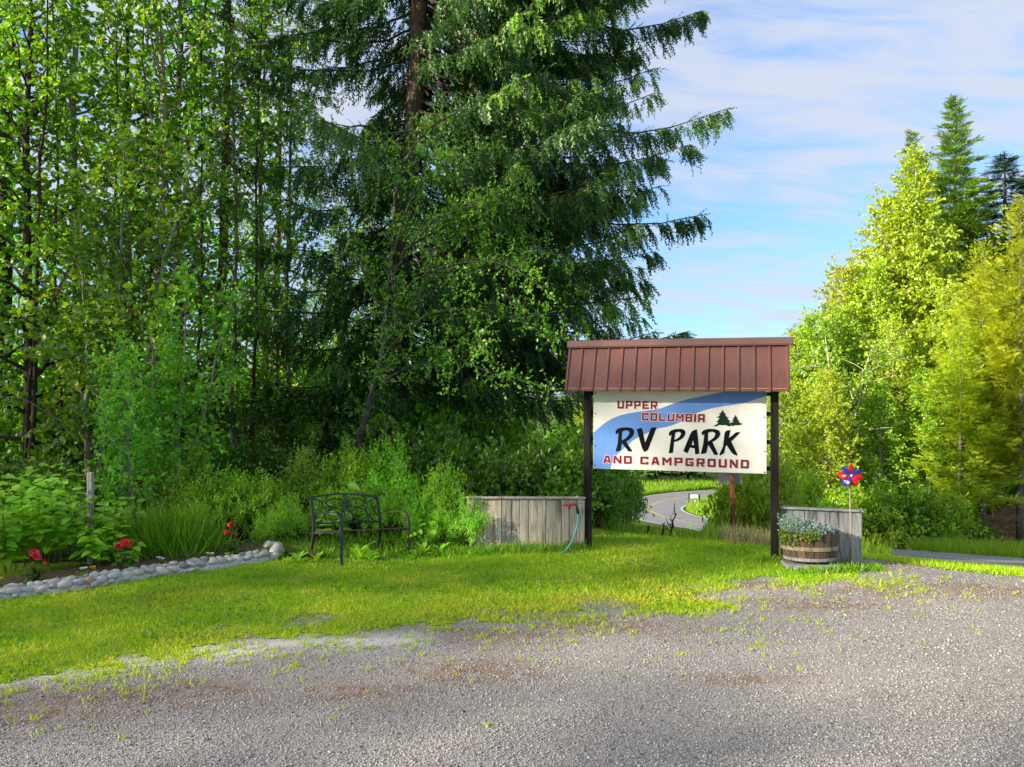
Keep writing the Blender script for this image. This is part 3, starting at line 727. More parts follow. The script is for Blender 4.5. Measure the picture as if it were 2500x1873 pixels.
# roof
YE = .27; ZE = 2.035; ZR = 2.605
roof = bpy.data.objects.new('roof', None); COL.objects.link(roof); roof.parent = sign
ribs_px = [1383 + 0, 1412.4, 1445.3, 1479, 1513.3, 1547, 1583.3, 1619, 1654.7, 1691, 1727.3, 1764.7, 1803.2, 1842.5, 1880.6, 1921]
ue0 = sign_uv(1377.5, 953, -YE)[0]; ue1 = sign_uv(1929.5, 953, -YE)[0]
ribs = [sign_uv(p, 950, -YE)[0] for p in ribs_px]
edges = [ue0] + ribs[1:-1] + [ue1]
sl = math.hypot(YE, ZR - ZE); ang = math.atan2(ZR - ZE, YE)
for front in (1, -1):
    for a, c in zip(edges[:-1], edges[1:]):
        V = [(a + .002, -YE * front, ZE), (c - .002, -YE * front, ZE), (c - .002, 0, ZR), (a + .002, 0, ZR)]
        nrm = Vector((0, -(ZR - ZE) * front, YE)).normalized() * -.006
        V += [tuple(Vector(v) + nrm) for v in V]
        Fc = [(0, 1, 2, 3), (7, 6, 5, 4), (0, 4, 5, 1), (1, 5, 6, 2), (2, 6, 7, 3), (3, 7, 4, 0)]
        if front < 0: Fc = [tuple(reversed(f)) for f in Fc]
        me = bpy.data.meshes.new('roof_panel'); me.from_pydata(V, [], Fc)
        link('roof_panel', me, M['roof'], roof)
    rib_prof = [(-.020, -.002), (-.009, .016), (.009, .016), (.020, -.002)]
    for a in ribs[1:-1] + [ue0 + .02, ue1 - .02]:
        V = []
        dirv = Vector((0, YE * front, ZR - ZE)).normalized(); nn = Vector((0, -(ZR - ZE) * front, YE)).normalized()
        for s in (-.004, sl - .01):
            for p, q in rib_prof: V.append(tuple(Vector((a, -YE * front, ZE)) + dirv * s + Vector((p, 0, 0)) + nn * q))
        Fc = [(0, 1, 5, 4), (1, 2, 6, 5), (2, 3, 7, 6), (0, 3, 2, 1), (4, 5, 6, 7)]
        if front < 0: Fc = [tuple(reversed(f)) for f in Fc]
        me = bpy.data.meshes.new('rib'); me.from_pydata(V, [], Fc)
        link('rib', me, M['roof'], roof)
scr = box_me('screw', [((.011, .011, .011), (0, 0, 0))], .003)
dirv = Vector((0, YE, ZR - ZE)).normalized(); nn = Vector((0, -(ZR - ZE), YE)).normalized()
for i, (a, c) in enumerate(zip(edges[:-1], edges[1:])):
    if i in (2, 7, 11): continue
    for f in ((.3,) if i % 3 else (.3, .75)):
        q = Vector((a + (c - a) * f, -YE, ZE)) + dirv * (.135 if i not in (5, 8) else .14) + nn * .003
        link('screw', scr, M['screw'], roof, q)
# ridge cap: folded metal with a vertical front lip
uc0 = sign_uv(1385.5, 840, -.03)[0]; uc1 = sign_uv(1937.5, 830, -.03)[0]
prof = [(-.046, ZR - .018), (-.052, ZR + .002), (-.040, ZR + .062), (-.034, ZR + .072), (0, ZR + .082), (.034, ZR + .072), (.052, ZR + .002), (.046, ZR - .018)]
V = [(x, a, c) for x in (uc0, uc1) for a, c in prof]; k = len(prof)
Fc = [(i, i + k, i + k + 1, i + 1) for i in range(k - 1)] + [tuple(range(k)), tuple(reversed(range(k, 2 * k))), (k - 1, 2 * k - 1, k, 0)]
me = bpy.data.meshes.new('ridge_cap'); me.from_pydata(V, [], Fc); me.update(); bm = bmesh.new(); bm.from_mesh(me); bmesh.ops.recalc_face_normals(bm, faces=bm.faces); bm.to_mesh(me); bm.free()
link('ridge_cap', me, M['ridge'], roof)
# soffit boards, added in orange for warm bounce, and gable trim below the sheets
for x0, x1, yy in ((ue0 + .015, ue1 - .015, -.155), (ue0 + .015, ue1 - .015, .155)):
    link('soffit', box_me('soffit', [((x1 - x0, .20, .014), ((x0 + x1) / 2, yy, ZE + .03))]), M['soffit'], roof)
for x in (ue0 + .006, ue1 - .006):
    V = [(x - .006, -YE + .03, ZE + .002), (x - .006, YE - .03, ZE + .002), (x - .006, 0, ZR - .03), (x + .006, -YE + .03, ZE + .002), (x + .006, YE - .03, ZE + .002), (x + .006, 0, ZR - .03)]
    me = bpy.data.meshes.new('gable_trim'); me.from_pydata(V, [], [(0, 2, 1), (3, 4, 5), (0, 1, 4, 3), (1, 2, 5, 4), (2, 0, 3, 5)]); link('gable_trim', me, M['roof_dark'], roof)

# ------------------------------------------------------------------ plank fences
def plank_me(w, h, th, seed):
    rr = random.Random(seed)
    me = box_me('plank', [((w, th, h), (0, 0, h / 2))], .003)
    for v in me.vertices:
        if v.co.z > h * .5: v.co.z += rr.uniform(-.004, .004)
        v.co.x += rr.uniform(-.0012, .0012)
    return me
def fence(label, A, Bp, htop, nplank, mat, capw=.085, cap_over=.01, group=None):
    A = Vector((*A, 0)); Bp = Vector((*Bp, 0)); L = (Bp - A).length; rz = math.atan2(Bp.y - A.y, Bp.x - A.x)
    f = thing('plank_fence', label, 'fence', A, rz, group)
    rr = random.Random(len(label)); xs_ = [0.0]
    for i in range(nplank): xs_.append(xs_[-1] + rr.uniform(.86, 1.14))
    s = L / xs_[-1]
    for i in range(nplank):
        a, c = xs_[i] * s, xs_[i + 1] * s; g = rr.uniform(.003, .008); th = .018
        lo = rr.uniform(-.03, .015)
        o = link('plank', plank_me(c - a - g, htop - lo - .004, th, i), mat, f, ((a + c) / 2, rr.uniform(-.005, .005), lo), (0, rr.uniform(-.006, .006), rr.uniform(-.02, .02)))
    link('cap_board', box_me('cap_board', [((L + cap_over * 2, capw, .022), (L / 2, 0, htop + .011))], .004), mat, f)
    for zz in (.16, htop - .12): link('rail', box_me('rail', [((L - .01, .036, .07), (L / 2, .034, zz))], .004), mat, f)
    for xx in (.06, L - .06): link('fence_post', box_me('fence_post', [((.08, .08, htop - .01), (xx, .093, htop / 2 - .02))], .004), mat, f)
    return f
fl = fence('weathered brown-grey plank fence with a flat cap behind the red tap', ((1140 - 1250) / F * 9.95, 9.95), ((1427.5 - 1250) / F * 9.93, 9.93), .652, 14, M['plank_warm'])
fr = fence('short silvery plank fence with dark stains behind the barrel planter', ((1906 - 1250) / F * 9.34, 9.34), ((2105 - 1250) / F * 9.10, 9.10), .618, 7, M['plank_grey'])

# ------------------------------------------------------------------ leaves, plants, trees
LEAF2 = (np.array([(0, 0, 0), (.34, .42, .07), (0, 1, -.05), (-.34, .42, .07)]), np.array([(0, 1, 2), (0, 2, 3)]))
LEAFN = (np.array([(0, 0, 0), (.21, .45, .06), (0, 1, -.1), (-.21, .45, .06)]), np.array([(0, 1, 2), (0, 2, 3)]))
MAPLE = (np.array([(0, 0, 0), (.46, .20, .05), (.34, .62, .03), (0, 1, -.10), (-.34, .62, .03), (-.46, .20, .05), (0, .4, 0)]), np.array([(0, 1, 6), (1, 2, 6), (2, 3, 6), (3, 4, 6), (4, 5, 6), (5, 0, 6)]))
BLADE = (np.array([(-.5, 0, 0), (.5, 0, 0), (.42, .55, .06), (-.42, .55, .06), (0, 1, .22)]), np.array([(0, 1, 2), (0, 2, 3), (3, 2, 4)]))
def sprig_template(n=5, w=.16):
    V = []; Fc = []
    for i in range(n + 1):
        y = i / n; ww = w * (1 - .75 * y ** 2) * (1.0 if i % 2 else .55)
        V += [(-ww, y + (.0 if i % 2 else -.06), .0), (ww, y + (.03 if i % 2 else .06), .0)]
    for i in range(n):
        a = i * 2; Fc += [(a, a + 1, a + 3), (a, a + 3, a + 2)]
    return np.array(V), np.array(Fc)
SPRIG = sprig_template(5, .15)
SPRIG_S = sprig_template(3, .22)
def barb_template(n=5, w=.16, base=.075):
    """a twig bristling with needles: forward pointing barbs on both sides"""
    V = []; Fc = []
    for i in range(n):
        y = i / n * .92
        for sg in (-1, 1):
            o = len(V); yy = y + (.06 if sg > 0 else 0)
            V += [(0, yy - .02, 0), (0, yy + base * 1.9, .0), (sg * w * (1.05 - .55 * y), yy + .20 - .02 * i / n, .05 * (-1) ** i)]
            Fc.append((o, o + 1, o + 2))
    return np.array(V), np.array(Fc)
SPRIG4 = barb_template(5, .15)
SPRIG = barb_template(5, .20)
SPRIG_S = barb_template(4, .26)
def sprig_brush():
    """small brush of needles round an axis: crossed jagged blades"""
    V, Fc = sprig_template(4, .16); V2 = V[:, [2, 1, 0]]
    return np.concatenate([V, V2]), np.concatenate([Fc, Fc + len(V)])
BRUSH = sprig_brush()

def leaves_on_twigs(acc, rng, S, D, L, per, T, size, up=1.0, spread=.8, droop=.25, rbase=None):
    n = len(S)
    if n == 0: return
    f = rng.uniform(.15, 1.0, (n, per)); 
    pos = S[:, None] + D[:, None] * (L[:, None] * f)[..., None]
    rv = rng.normal(0, 1, (n, per, 3))
    Yv = D[:, None] * .55 + rv * spread * .6; Yv[..., 2] -= droop
    N = rng.normal(0, .5, (n, per, 3)); N[..., 2] += up
    rb = rng.uniform(.15, .75, n) if rbase is None else rbase
    rnd = np.clip(rb[:, None] + rng.normal(0, .17, (n, per)), 0, 1)
    acc.scatter(T[0], T[1], pos.reshape(-1, 3), Yv.reshape(-1, 3), N.reshape(-1, 3), (size * rng.uniform(.65, 1.2, n * per)), rnd.ravel())

def broadleaf(seed, Ht, rad, cb, nbr, tw_per_m, leaf_per, leaf, trunk_r, T=LEAF2, lean=(0, 0), rise=.6, prof='oval', nstem=1, wob=.12, sides=7, tw_len=.5, droop=.2, up=.7):
    rng = np.random.default_rng(seed)
    wood_ = Acc(); lv = Acc()
    for st in range(nstem):
        la = np.array(lean) + (rng.normal(0, .09, 2) if nstem > 1 else 0)
        hh = Ht * (1 if st == 0 else rng.uniform(.75, .97)); kk = 12
        tz = np.linspace(0, 1, kk)
        off = np.cumsum(rng.normal(0, wob / 3, (kk, 2)), 0); off -= off[0]
        b0 = rng.normal(0, .12, 2) * (st > 0)
        tp = np.stack([b0[0] + la[0] * hh * tz + off[:, 0], b0[1] + la[1] * hh * tz + off[:, 1], hh * tz - .1 * (tz == 0)], -1)
        tr = trunk_r * (1 - tz) ** .75 + .008; tr[0] *= 1.25
        wood_.tube(tp, tr, sides, .5)
        for i in range(nbr // nstem):
            q = (i + rng.uniform(0, 1)) / (nbr // nstem)
            zz = cb + (hh * .985 - cb) * q
            fz = zz / hh; p0 = np.array([np.interp(fz, tz, tp[:, k]) for k in range(3)])
            if prof == 'oval': pr = (math.sin(math.pi * min(1, .12 + .88 * q)) ** .6) * (1 - .35 * q) + .10
            elif prof == 'cone': pr = (1 - q) ** .8 * .95 + .10
            else: pr = .75 * (1 - q) ** .5 + .25
            L = rad * pr * rng.uniform(.7, 1.15); az = i * 2.4 + rng.uniform(-.5, .5)
            el = rise * rng.uniform(.4, 1.2) + .5 * q
            dv = np.array([math.cos(az) * math.cos(el), math.sin(az) * math.cos(el), math.sin(el)])
            ts = np.linspace(0, 1, 5)
            cur = p0 + dv * (L * ts)[:, None]; cur[:, 2] -= .28 * L * ts ** 2 * (1 - q * .6); cur[1:] += rng.normal(0, .04 * L, (4, 3))
            wood_.tube(cur, np.linspace(max(.007, np.interp(fz, tz, tr) * .45), .004, 5), 4, .5, False)
            nt_ = max(3, int(L * tw_per_m))
            ft = rng.uniform(.18, 1, nt_) ** .8
            S = np.stack([np.interp(ft, ts, cur[:, k]) for k in range(3)], -1)
            D = dv * .6 + rng.normal(0, .6, (nt_, 3)); D[:, 2] -= droop; D /= np.linalg.norm(D, axis=1, keepdims=True)
            Lt = tw_len * rng.uniform(.5, 1.3, nt_)
            for a in range(0, nt_, 3):
                wood_.tube(np.stack([S[a], S[a] + D[a] * Lt[a]]), [.004, .002], 3, .5, False)
            leaves_on_twigs(lv, rng, S, D, Lt, leaf_per, T, leaf, droop=droop + .1, up=up)
    return wood_.build('trunk', True), lv.build('crown')

def conifer(seed, Ht, rad, cb, nbr, trunk_r, spr=.34, per_m=9, droop=.25, T=SPRIG, sub=3, jit=.05):
    rng = np.random.default_rng(seed); wood_ = Acc(); lv = Acc()
    kk = 10; tz = np.linspace(0, 1, kk); off = np.cumsum(rng.normal(0, .03, (kk, 2)), 0); off -= off[0]
    tp = np.stack([off[:, 0], off[:, 1], Ht * tz - .1 * (tz == 0)], -1); tr = trunk_r * (1 - tz) + .012
    wood_.tube(tp, tr, 7, .5)
    for i in range(nbr):
        q = (i + rng.uniform(0, 1)) / nbr; q = q ** .9
        zz = cb + (Ht * .99 - cb) * q; fz = zz / Ht
        p0 = np.array([np.interp(fz, tz, tp[:, k]) for k in range(3)])
        L = (rad * (1 - q) ** (.85 if jit < .1 else .62) + .12) * rng.uniform(.38, 1.22); az = i * 2.4 + rng.uniform(-.6, .6)
        dv = np.array([math.cos(az), math.sin(az), 0.0]); ts = np.linspace(0, 1, 5)
        up = .5 * q + .05
        cur = p0 + dv * (L * ts)[:, None]; cur[:, 2] += L * (up * ts - droop * 1.3 * ts * (1 - ts * .45))
        wood_.tube(cur, np.linspace(max(.008, tr[0] * .16 * (1 - q)), .004, 5), 4, .5, False)
        n = max(4, int(L * per_m)) * sub
        ft = rng.uniform(.12, 1, n); S = np.stack([np.interp(ft, ts, cur[:, k]) for k in range(3)], -1)
        sd = np.array([-dv[1], dv[0], 0]); sgn = rng.choice([-1, 1], n)[:, None]
        w = (1 - ft)[:, None] * .38 * L
        S2 = S + sd * sgn * w * rng.uniform(0, 1, (n, 1)); S2[:, 2] -= droop * .7 * np.abs(w[:, 0]) * rng.uniform(0, 1, n); S2 = S2 + rng.normal(0, jit, (n, 3))
        Yv = dv * .7 + sd * sgn * rng.uniform(.2, 1, (n, 1)) + rng.normal(0, .2, (n, 3)); Yv[:, 2] += -droop * 1.5 + .6 * q
        N = rng.normal(0, .9, (n, 3)); N[:, 2] += .8
        rnd = np.clip(rng.normal(.35, .15, n) + .35 * ft ** 3, 0, 1)
        lv.scatter(T[0], T[1], S2, Yv, N, spr * rng.uniform(.6, 1.2, n) * (.42 + .58 * min(1, (1 - q) * 2.2)), rnd)
    return wood_.build('trunk', True), lv.build('crown')

def tree_thing(name, label, cat, meshes, mats, loc, rotz=0, scale=1.0, group=None):
    t_ = thing(name, label, cat, loc, rotz, group)
    t_.scale = (scale,) * 3 if not hasattr(scale, '__len__') else scale
    link('trunk', meshes[0], mats[0], t_); link('crown', meshes[1], mats[1], t_)
    return t_
def at(px, d, dz=0.0):
    x = (px - 1250) / F * d
    return (x, d, Z(x, d) + dz)

# --- the big spruce
def big_spruce():
    rng = np.random.default_rng(5)
    base = np.array([(945 - 1250) / F * 15.0, 15.0, 0.0]); base[2] = Z(base[0], base[1])
    t_ = thing('spruce_tree', 'huge old spruce with drooping dark branches and a scaly brown trunk beside the sign', 'tree', base)
    HT = 19.0; kk = 16; tz = np.linspace(0, 1, kk)
    tp = np.stack([.066 * HT * tz + .03 * np.sin(tz * 20), .01 * HT * tz, HT * tz - .15 * (tz == 0)], -1)
    tr = .235 * (1 - tz) ** .8 + .02; tr[0] *= 1.3
    w = Acc(); w.tube(tp, tr, 12, .5)
    trunk = link('trunk', w.build('trunk', True), M['bark_spruce'], t_)
    limbs = Acc(); lv = Acc(); dead = Acc()
    spec = []
    for zt, L in ((9.6, 5.6), (8.9, 4.4), (8.3, 4.7), (7.35, 5.9), (6.55, 5.2), (6.0, 4.6), (5.4, 5.7), (4.6, 4.2), (4.05, 4.6), (3.2, 5.9), (2.6, 4.9), (10.4, 5.2), (11.3, 4.9)):
        spec.append((zt, rng.uniform(-.16, .16), L))
    for i in range(200):
        zt = .9 + 15.4 * (i + rng.uniform(0, 1)) / 200
        az = i * 2.39996 + rng.uniform(-.4, .4); c = math.cos(az)
        L = (3.9 + .55 * max(c, 0) - .75 * max(-c, 0)) * rng.uniform(.65, 1.1)
        if zt > 9: L *= 1 - (zt - 9) / 12
        if c < -.3 and zt < 8.5 and rng.uniform() < .45: L *= .55
        spec.append((zt, az, L))
    for i in range(46):
        spec.append((2.2 + 11.5 * (i + rng.uniform(0, 1)) / 46, rng.uniform(-1.0, .9), rng.uniform(3.0, 4.7) * (1 - max(0, (i - 34) / 40))))
    for i in range(26):
        spec.append((3.0 + 7.5 * (i + rng.uniform(0, 1)) / 26, rng.uniform(-.55, .5), rng.uniform(3.7, 4.9)))
    for zt, az, L in spec:
        if zt < 3.2 and math.sin(az) < -.5: L = min(L, 2.1)
        if zt > 7.2 and abs((az % 6.2832) - 4.45) < .55 and rng.uniform() < .8: continue
        z0_ = min(zt + .15 * L, HT * .97)
        p0 = np.array([np.interp(z0_ / HT, tz, tp[:, k]) for k in range(3)])
        dv = np.array([math.cos(az), math.sin(az), 0]); ts = np.linspace(0, 1, 8)
        cur = p0 + dv * (L * ts)[:, None]
        dr = rng.uniform(.22, .42)
        cur[:, 2] += L * (-dr * ts * 1.55 + dr * 1.2 * ts ** 2.2 + (dr * .35 - .15) * ts)
        cur[1:, 2] += rng.normal(0, .03, 7); cur[1:, :2] += rng.normal(0, .05, (7, 2))
        limbs.tube(cur, np.linspace(.045 if L > 4 else .03, .006, 8), 5, .5, False)
        n = int(L * (14 if L > 5.0 else 9)); sd = np.array([-dv[1], dv[0], 0])
        ft = np.sort(rng.uniform(.14, 1, n) ** .85); S = np.stack([np.interp(ft, ts, cur[:, k]) for k in range(3)], -1)
        sgn = np.where(np.arange(n) % 2, 1.0, -1.0)
        L2 = (.30 + (1 - ft) * .24 * L) * rng.uniform(.5, 1.1, n)
        L2 = np.minimum(L2, 1.05)
        m = 9
        g = np.linspace(.12, 1, m)[None] + rng.uniform(-.06, .06, (n, m))
        q = S[:, None] + (sd[None, None] * (sgn[:, None] * L2[:, None] * g)[..., None]) * .75 + dv[None, None] * (L2[:, None] * g * .45)[..., None]
        q[..., 2] -= (L2[:, None] * g) * .55 * g
        ln = rng.uniform(.22, .52, (n, m)) * (1 - .35 * ft[:, None])
        Yv = rng.normal(0, .26, (n, m, 3)); Yv += dv * .30; Yv[..., 2] -= 1.0
        N = rng.normal(0, 1, (n, m, 3)); N[..., 2] *= .3
        young = sstep(ft, .45, 1.0)[:, None] * rng.uniform(.0, .75) * rng.uniform(0, 1, (n, m)) ** .6  # brighter outer sprigs: new growth, with lit sprays painted in
        rnd = np.clip(rng.normal(.32, .13, (n, m)) + young, 0, 1)
        lv.scatter(SPRIG4[0], SPRIG4[1], q.reshape(-1, 3), Yv.reshape(-1, 3), N.reshape(-1, 3), ln.ravel(), rnd.ravel())
        # sprigs along the limb itself, pointing outward
        k2 = int(L * 12); f2 = rng.uniform(.3, 1, k2); S2 = np.stack([np.interp(f2, ts, cur[:, k]) for k in range(3)], -1)
        Y2 = dv * .8 + rng.normal(0, .45, (k2, 3)); Y2[:, 2] -= .15
        lv.scatter(SPRIG4[0], SPRIG4[1], S2, Y2, rng.normal(0, 1, (k2, 3)), rng.uniform(.14, .26, k2), np.clip(rng.normal(.45, .2, k2) + .2 * f2, 0, 1))
    for i in range(26):
        zt = rng.uniform(1.0, 5.5); az = rng.uniform(-2.9, .4) ; L = rng.uniform(.6, 1.8)
        p0 = np.array([np.interp(zt / HT, tz, tp[:, k]) for k in range(3)]); dv = np.array([math.cos(az), math.sin(az), -.15])
        ts = np.linspace(0, 1, 4); cur = p0 + dv * (L * ts)[:, None] + rng.normal(0, .03, (4, 3))
        dead.tube(cur, np.linspace(.016, .004, 4), 4, .5, False)
    link('limbs', limbs.build('limbs', True), M['bark_dark'], trunk)
    link('dead_twigs', dead.build('dead_twigs', True), M['twig'], trunk)
    link('crown', lv.build('crown'), M['needle'], t_)
big_spruce()

# --- woodland on the left: individual trees
def bl(*a, **k): return broadleaf(*a, **k)
pA = bl(21, 11.5, 2.0, 1.0, 70, 6.5, 14, .088, .085, T=MAPLE, prof='col', droop=.25)
pB = bl(22, 12.5, 2.2, 2.2, 62, 6, 15, .090, .10, T=MAPLE, prof='oval', droop=.2)
pC = bl(23, 9.0, 1.6, .7, 58, 7.5, 12, .080, .05, T=LEAF2, prof='col', droop=.15, rise=.8)
pD = bl(24, 13.0, 2.0, 4.0, 50, 8, 8, .10, .17, T=MAPLE, prof='oval')
pE = bl(25, 6.0, 1.6, .4, 66, 12, 8, .095, .04, T=MAPLE, prof='oval', nstem=3, rise=.9)
WG = 'young trees in the woods'
W = [  # px, d, proto, mats, scale, rot, name, label, cat
 (18, 15.5, pD, ('bark_dark', 'leaf'), 1.12, .3, 'maple_tree', 'thick dark trunked maple at the very edge of the woods beside the broken post side', 'tree'),
 (85, 13.2, pA, ('bark_dark', 'leaf'), 1.0, 1.1, 'maple_tree', 'ragged dark trunked maple standing behind the broad-leaved raspberry plants', 'tree'),
 (182, 14.5, pB, ('bark_pale', 'leaf'), .98, 2.2, 'maple_tree', 'slim maple with a pale straight stem and open leafy crown showing sky', 'tree'),
 (300, 15.2, pA, ('bark_grey', 'leaf'), 1.05, 4.6, 'maple_tree', 'grey stemmed maple behind the arching bare-branched shrub', 'tree'),
 (395, 13.8, pB, ('bark_dark', 'leaf'), .92, 5.3, 'maple_tree', 'maple with layered sprays hanging above the arching shrub', 'tree'),
 (450, 17.5, pA, ('bark_dark', 'leaf'), 1.2, .9, 'maple_tree', 'leafy maple just before the straight bare conifer trunk', 'tree'),
 (640, 18.0, pC, ('bark_grey', 'leaf_bright'), 1.35, 2.9, 'aspen_tree', 'sunlit yellow-green aspen between the bare conifer and the big spruce', 'tree'),
 (720, 16.8, pC, ('bark_grey', 'leaf'), 1.1, 4.0, 'aspen_tree', 'slender aspen tucked under the left branches of the big spruce', 'tree'),
 (580, 14.2, pC, ('bark_dark', 'leaf'), .95, 5.7, 'aspen_tree', 'small dark stemmed aspen in front of the bare conifer trunk', 'tree'),
 (235, 12.0, pE, ('bark_pale', 'leaf'), 1.0, .2, 'maple_sapling', 'many-stemmed maple sapling with mid green leaves behind the cut wooden post', 'tree'),
 (-60, 14.0, pA, ('bark_dark', 'leaf'), 1.1, 2.0, 'maple_tree', 'leafy maple whose trunk stands just out of view past the flower bed', 'tree'),
]
for px, d, pm, ms, sc, rz, nm, lb, ct in W:
    tree_thing(nm, lb, ct, pm, (M[ms[0]], M[ms[1]]), at(px, d), rz, sc)
# meshes carry one material each: give brighter or darker copies where needed
def msh(x): return x[0] if isinstance(x, tuple) else x
def remat(meshes, bm_, lm_):
    return (msh(meshes[0]), M[bm_]), (msh(meshes[1]), M[lm_])
bright = remat(pE, 'bark_pale', 'leaf_bright')
tree_thing('maple_sapling', 'bright lime green maple sapling in front of the bare conifer trunk', 'tree', bright, (None, None), at(415, 11.2), .6, .62)
tree_thing('maple_sapling', 'low bright green maple sapling leaning out beside the tall grass', 'tree', bright, (None, None), at(330, 10.6), 2.6, .45)
# deeper woods: sunlight painted into the leaf colour of trees seen through gaps
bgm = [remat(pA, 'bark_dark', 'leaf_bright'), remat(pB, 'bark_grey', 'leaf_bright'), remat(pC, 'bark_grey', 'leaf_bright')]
rr = random.Random(3)
for i, (px, d) in enumerate([(-40, 22), (40, 25), (150, 27), (240, 22), (330, 26), (420, 23), (520, 27), (600, 23), (690, 26), (770, 22), (850, 25), (930, 27), (1010, 23), (1110, 27), (1190, 22), (1270, 24), (90, 33), (380, 33), (640, 34), (900, 34), (1130, 34)]):
    sc = rr.uniform(.44, .62) * (d / 24)
    tree_thing('woodland_tree', 'sunlit green tree deep in the woods seen between nearer trunks and branches', 'tree', bgm[i % 3], (None, None), at(px, d), i * 1.7, sc, 'sunlit trees deep in the woods')

# straight bare conifer trunk with dead twigs
def bare_conifer(px0, px1, d, Ht, r0, label, seed, crown_from):
    rng = np.random.default_rng(seed); b0 = at(px0, d)
    t_ = thing('fir_tree', label, 'tree', b0)
    lean = (px1 - px0) / F * d / (H + (HZ - 0) / F * d)
    tz = np.linspace(0, 1, 14); tp = np.stack([lean * Ht * tz, 0 * tz, Ht * tz - .1 * (tz == 0)], -1); tp[:, :2] += np.cumsum(rng.normal(0, .012, (14, 2)), 0)
    w = Acc(); w.tube(tp, r0 * (1 - tz * .75), 9, .5)
    for i in range(150):
        zt = rng.uniform(1.2, Ht * .95); az = rng.uniform(0, 6.28); L = rng.uniform(.3, 1.4)
        p0 = np.array([np.interp(zt / Ht, tz, tp[:, k]) for k in range(3)]); ts = np.linspace(0, 1, 4)
        cur = p0 + np.array([math.cos(az), math.sin(az), -.1]) * (L * ts)[:, None] + rng.normal(0, .03, (4, 3)); cur[:, 2] -= .2 * L * ts ** 2
        w.tube(cur, np.linspace(.012, .003, 4), 3, .5, False)
    lv = Acc()
    for i in range(46):
        zt = crown_from + (Ht - crown_from) * (i / 46); az = i * 2.4; L = rng.uniform(.7, 1.7)
        p0 = np.array([np.interp(zt / Ht, tz, tp[:, k]) for k in range(3)]); dv = np.array([math.cos(az), math.sin(az), 0]); n = 46
        ft = rng.uniform(.2, 1, n); S = p0 + dv * (L * ft)[:, None]; S[:, 2] -= .25 * L * ft; S += rng.normal(0, .12, (n, 3)) * ft[:, None]
        Yv = dv * .6 + rng.normal(0, .4, (n, 3)); Yv[:, 2] -= .5
        lv.scatter(SPRIG[0], SPRIG[1], S, Yv, rng.normal(0, 1, (n, 3)), rng.uniform(.18, .36, n), np.clip(rng.normal(.4, .2, n), 0, 1))
    link('trunk', w.build('trunk', True), M['bark_spruce'], t_); link('crown', lv.build('crown'), M['needle'], t_)
bare_conifer(525, 553, 15.6, 12.5, .125, 'straight slim fir trunk bristling with dead twigs, left of the huge spruce', 31, 6.5)
bare_conifer(668, 690, 19.0, 12.0, .10, 'thin dark fir with reddish dead needles low in the shade beside the huge spruce', 32, 2.2)

# arching bare-branched shrub and leaning lichen-barked tree, drawn by their stems
def stem_tree(name, label, cat, base, stems, mat_w, mat_l, seed, leaf, per_m, leaf_per, T=LEAFN, tw_len=.4, sub=6, sub_len=.9, leaf_from=.25):
    rng = np.random.default_rng(seed); w = Acc(); lv = Acc(); B0 = np.array(base)
    t_ = thing(name, label, cat, base)
    def leafy(cur, f0):
        L = np.linalg.norm(np.diff(cur, axis=0), axis=1).sum(); n = max(3, int(L * per_m)); ts = np.linspace(0, 1, len(cur))
        ft = rng.uniform(f0, 1, n); S = np.stack([np.interp(ft, ts, cur[:, k]) for k in range(3)], -1)
        D = rng.normal(0, .8, (n, 3)); D[:, 2] += .1; D /= np.linalg.norm(D, axis=1, keepdims=True); Lt = tw_len * rng.uniform(.4, 1.2, n)
        for a in range(0, n, 3): w.tube(np.stack([S[a], S[a] + D[a] * Lt[a]]), [.0045, .002], 3, .5, False)
        leaves_on_twigs(lv, rng, S, D, Lt, leaf_per, T, leaf, droop=.1)
    for pts, r0, lf, nsub in stems:
        cur = smooth_pts([np.array(tuple(P(*p))) - B0 for p in pts], 5)
        cur[1:] += rng.normal(0, .012, (len(cur) - 1, 3))
        w.tube(cur, np.linspace(r0, max(.005, r0 * .25), len(cur)), 7 if r0 > .03 else 5, .5)
        if lf: leafy(cur, leaf_from)
        ts = np.linspace(0, 1, len(cur)); dm = cur[-1] - cur[0]; dm /= np.linalg.norm(dm)
        for i in range(nsub):
            f = rng.uniform(.3, .97); p0 = np.array([np.interp(f, ts, cur[:, k]) for k in range(3)])
            dv = dm * .7 + rng.normal(0, .55, 3); dv /= np.linalg.norm(dv); L = sub_len * rng.uniform(.5, 1.4); q = np.linspace(0, 1, 5)
            c2 = p0 + dv * (L * q)[:, None]; c2[:, 2] -= .22 * L * q ** 2; c2[1:] += rng.normal(0, .02, (4, 3))
            w.tube(c2, np.linspace(max(.006, r0 * .35), .003, 5), 4, .5, False)
            leafy(c2, .15)
    link('trunk', w.build('trunk', True), M[mat_w], t_); link('crown', lv.build('crown'), M[mat_l], t_)
    return t_
D1 = 12.2
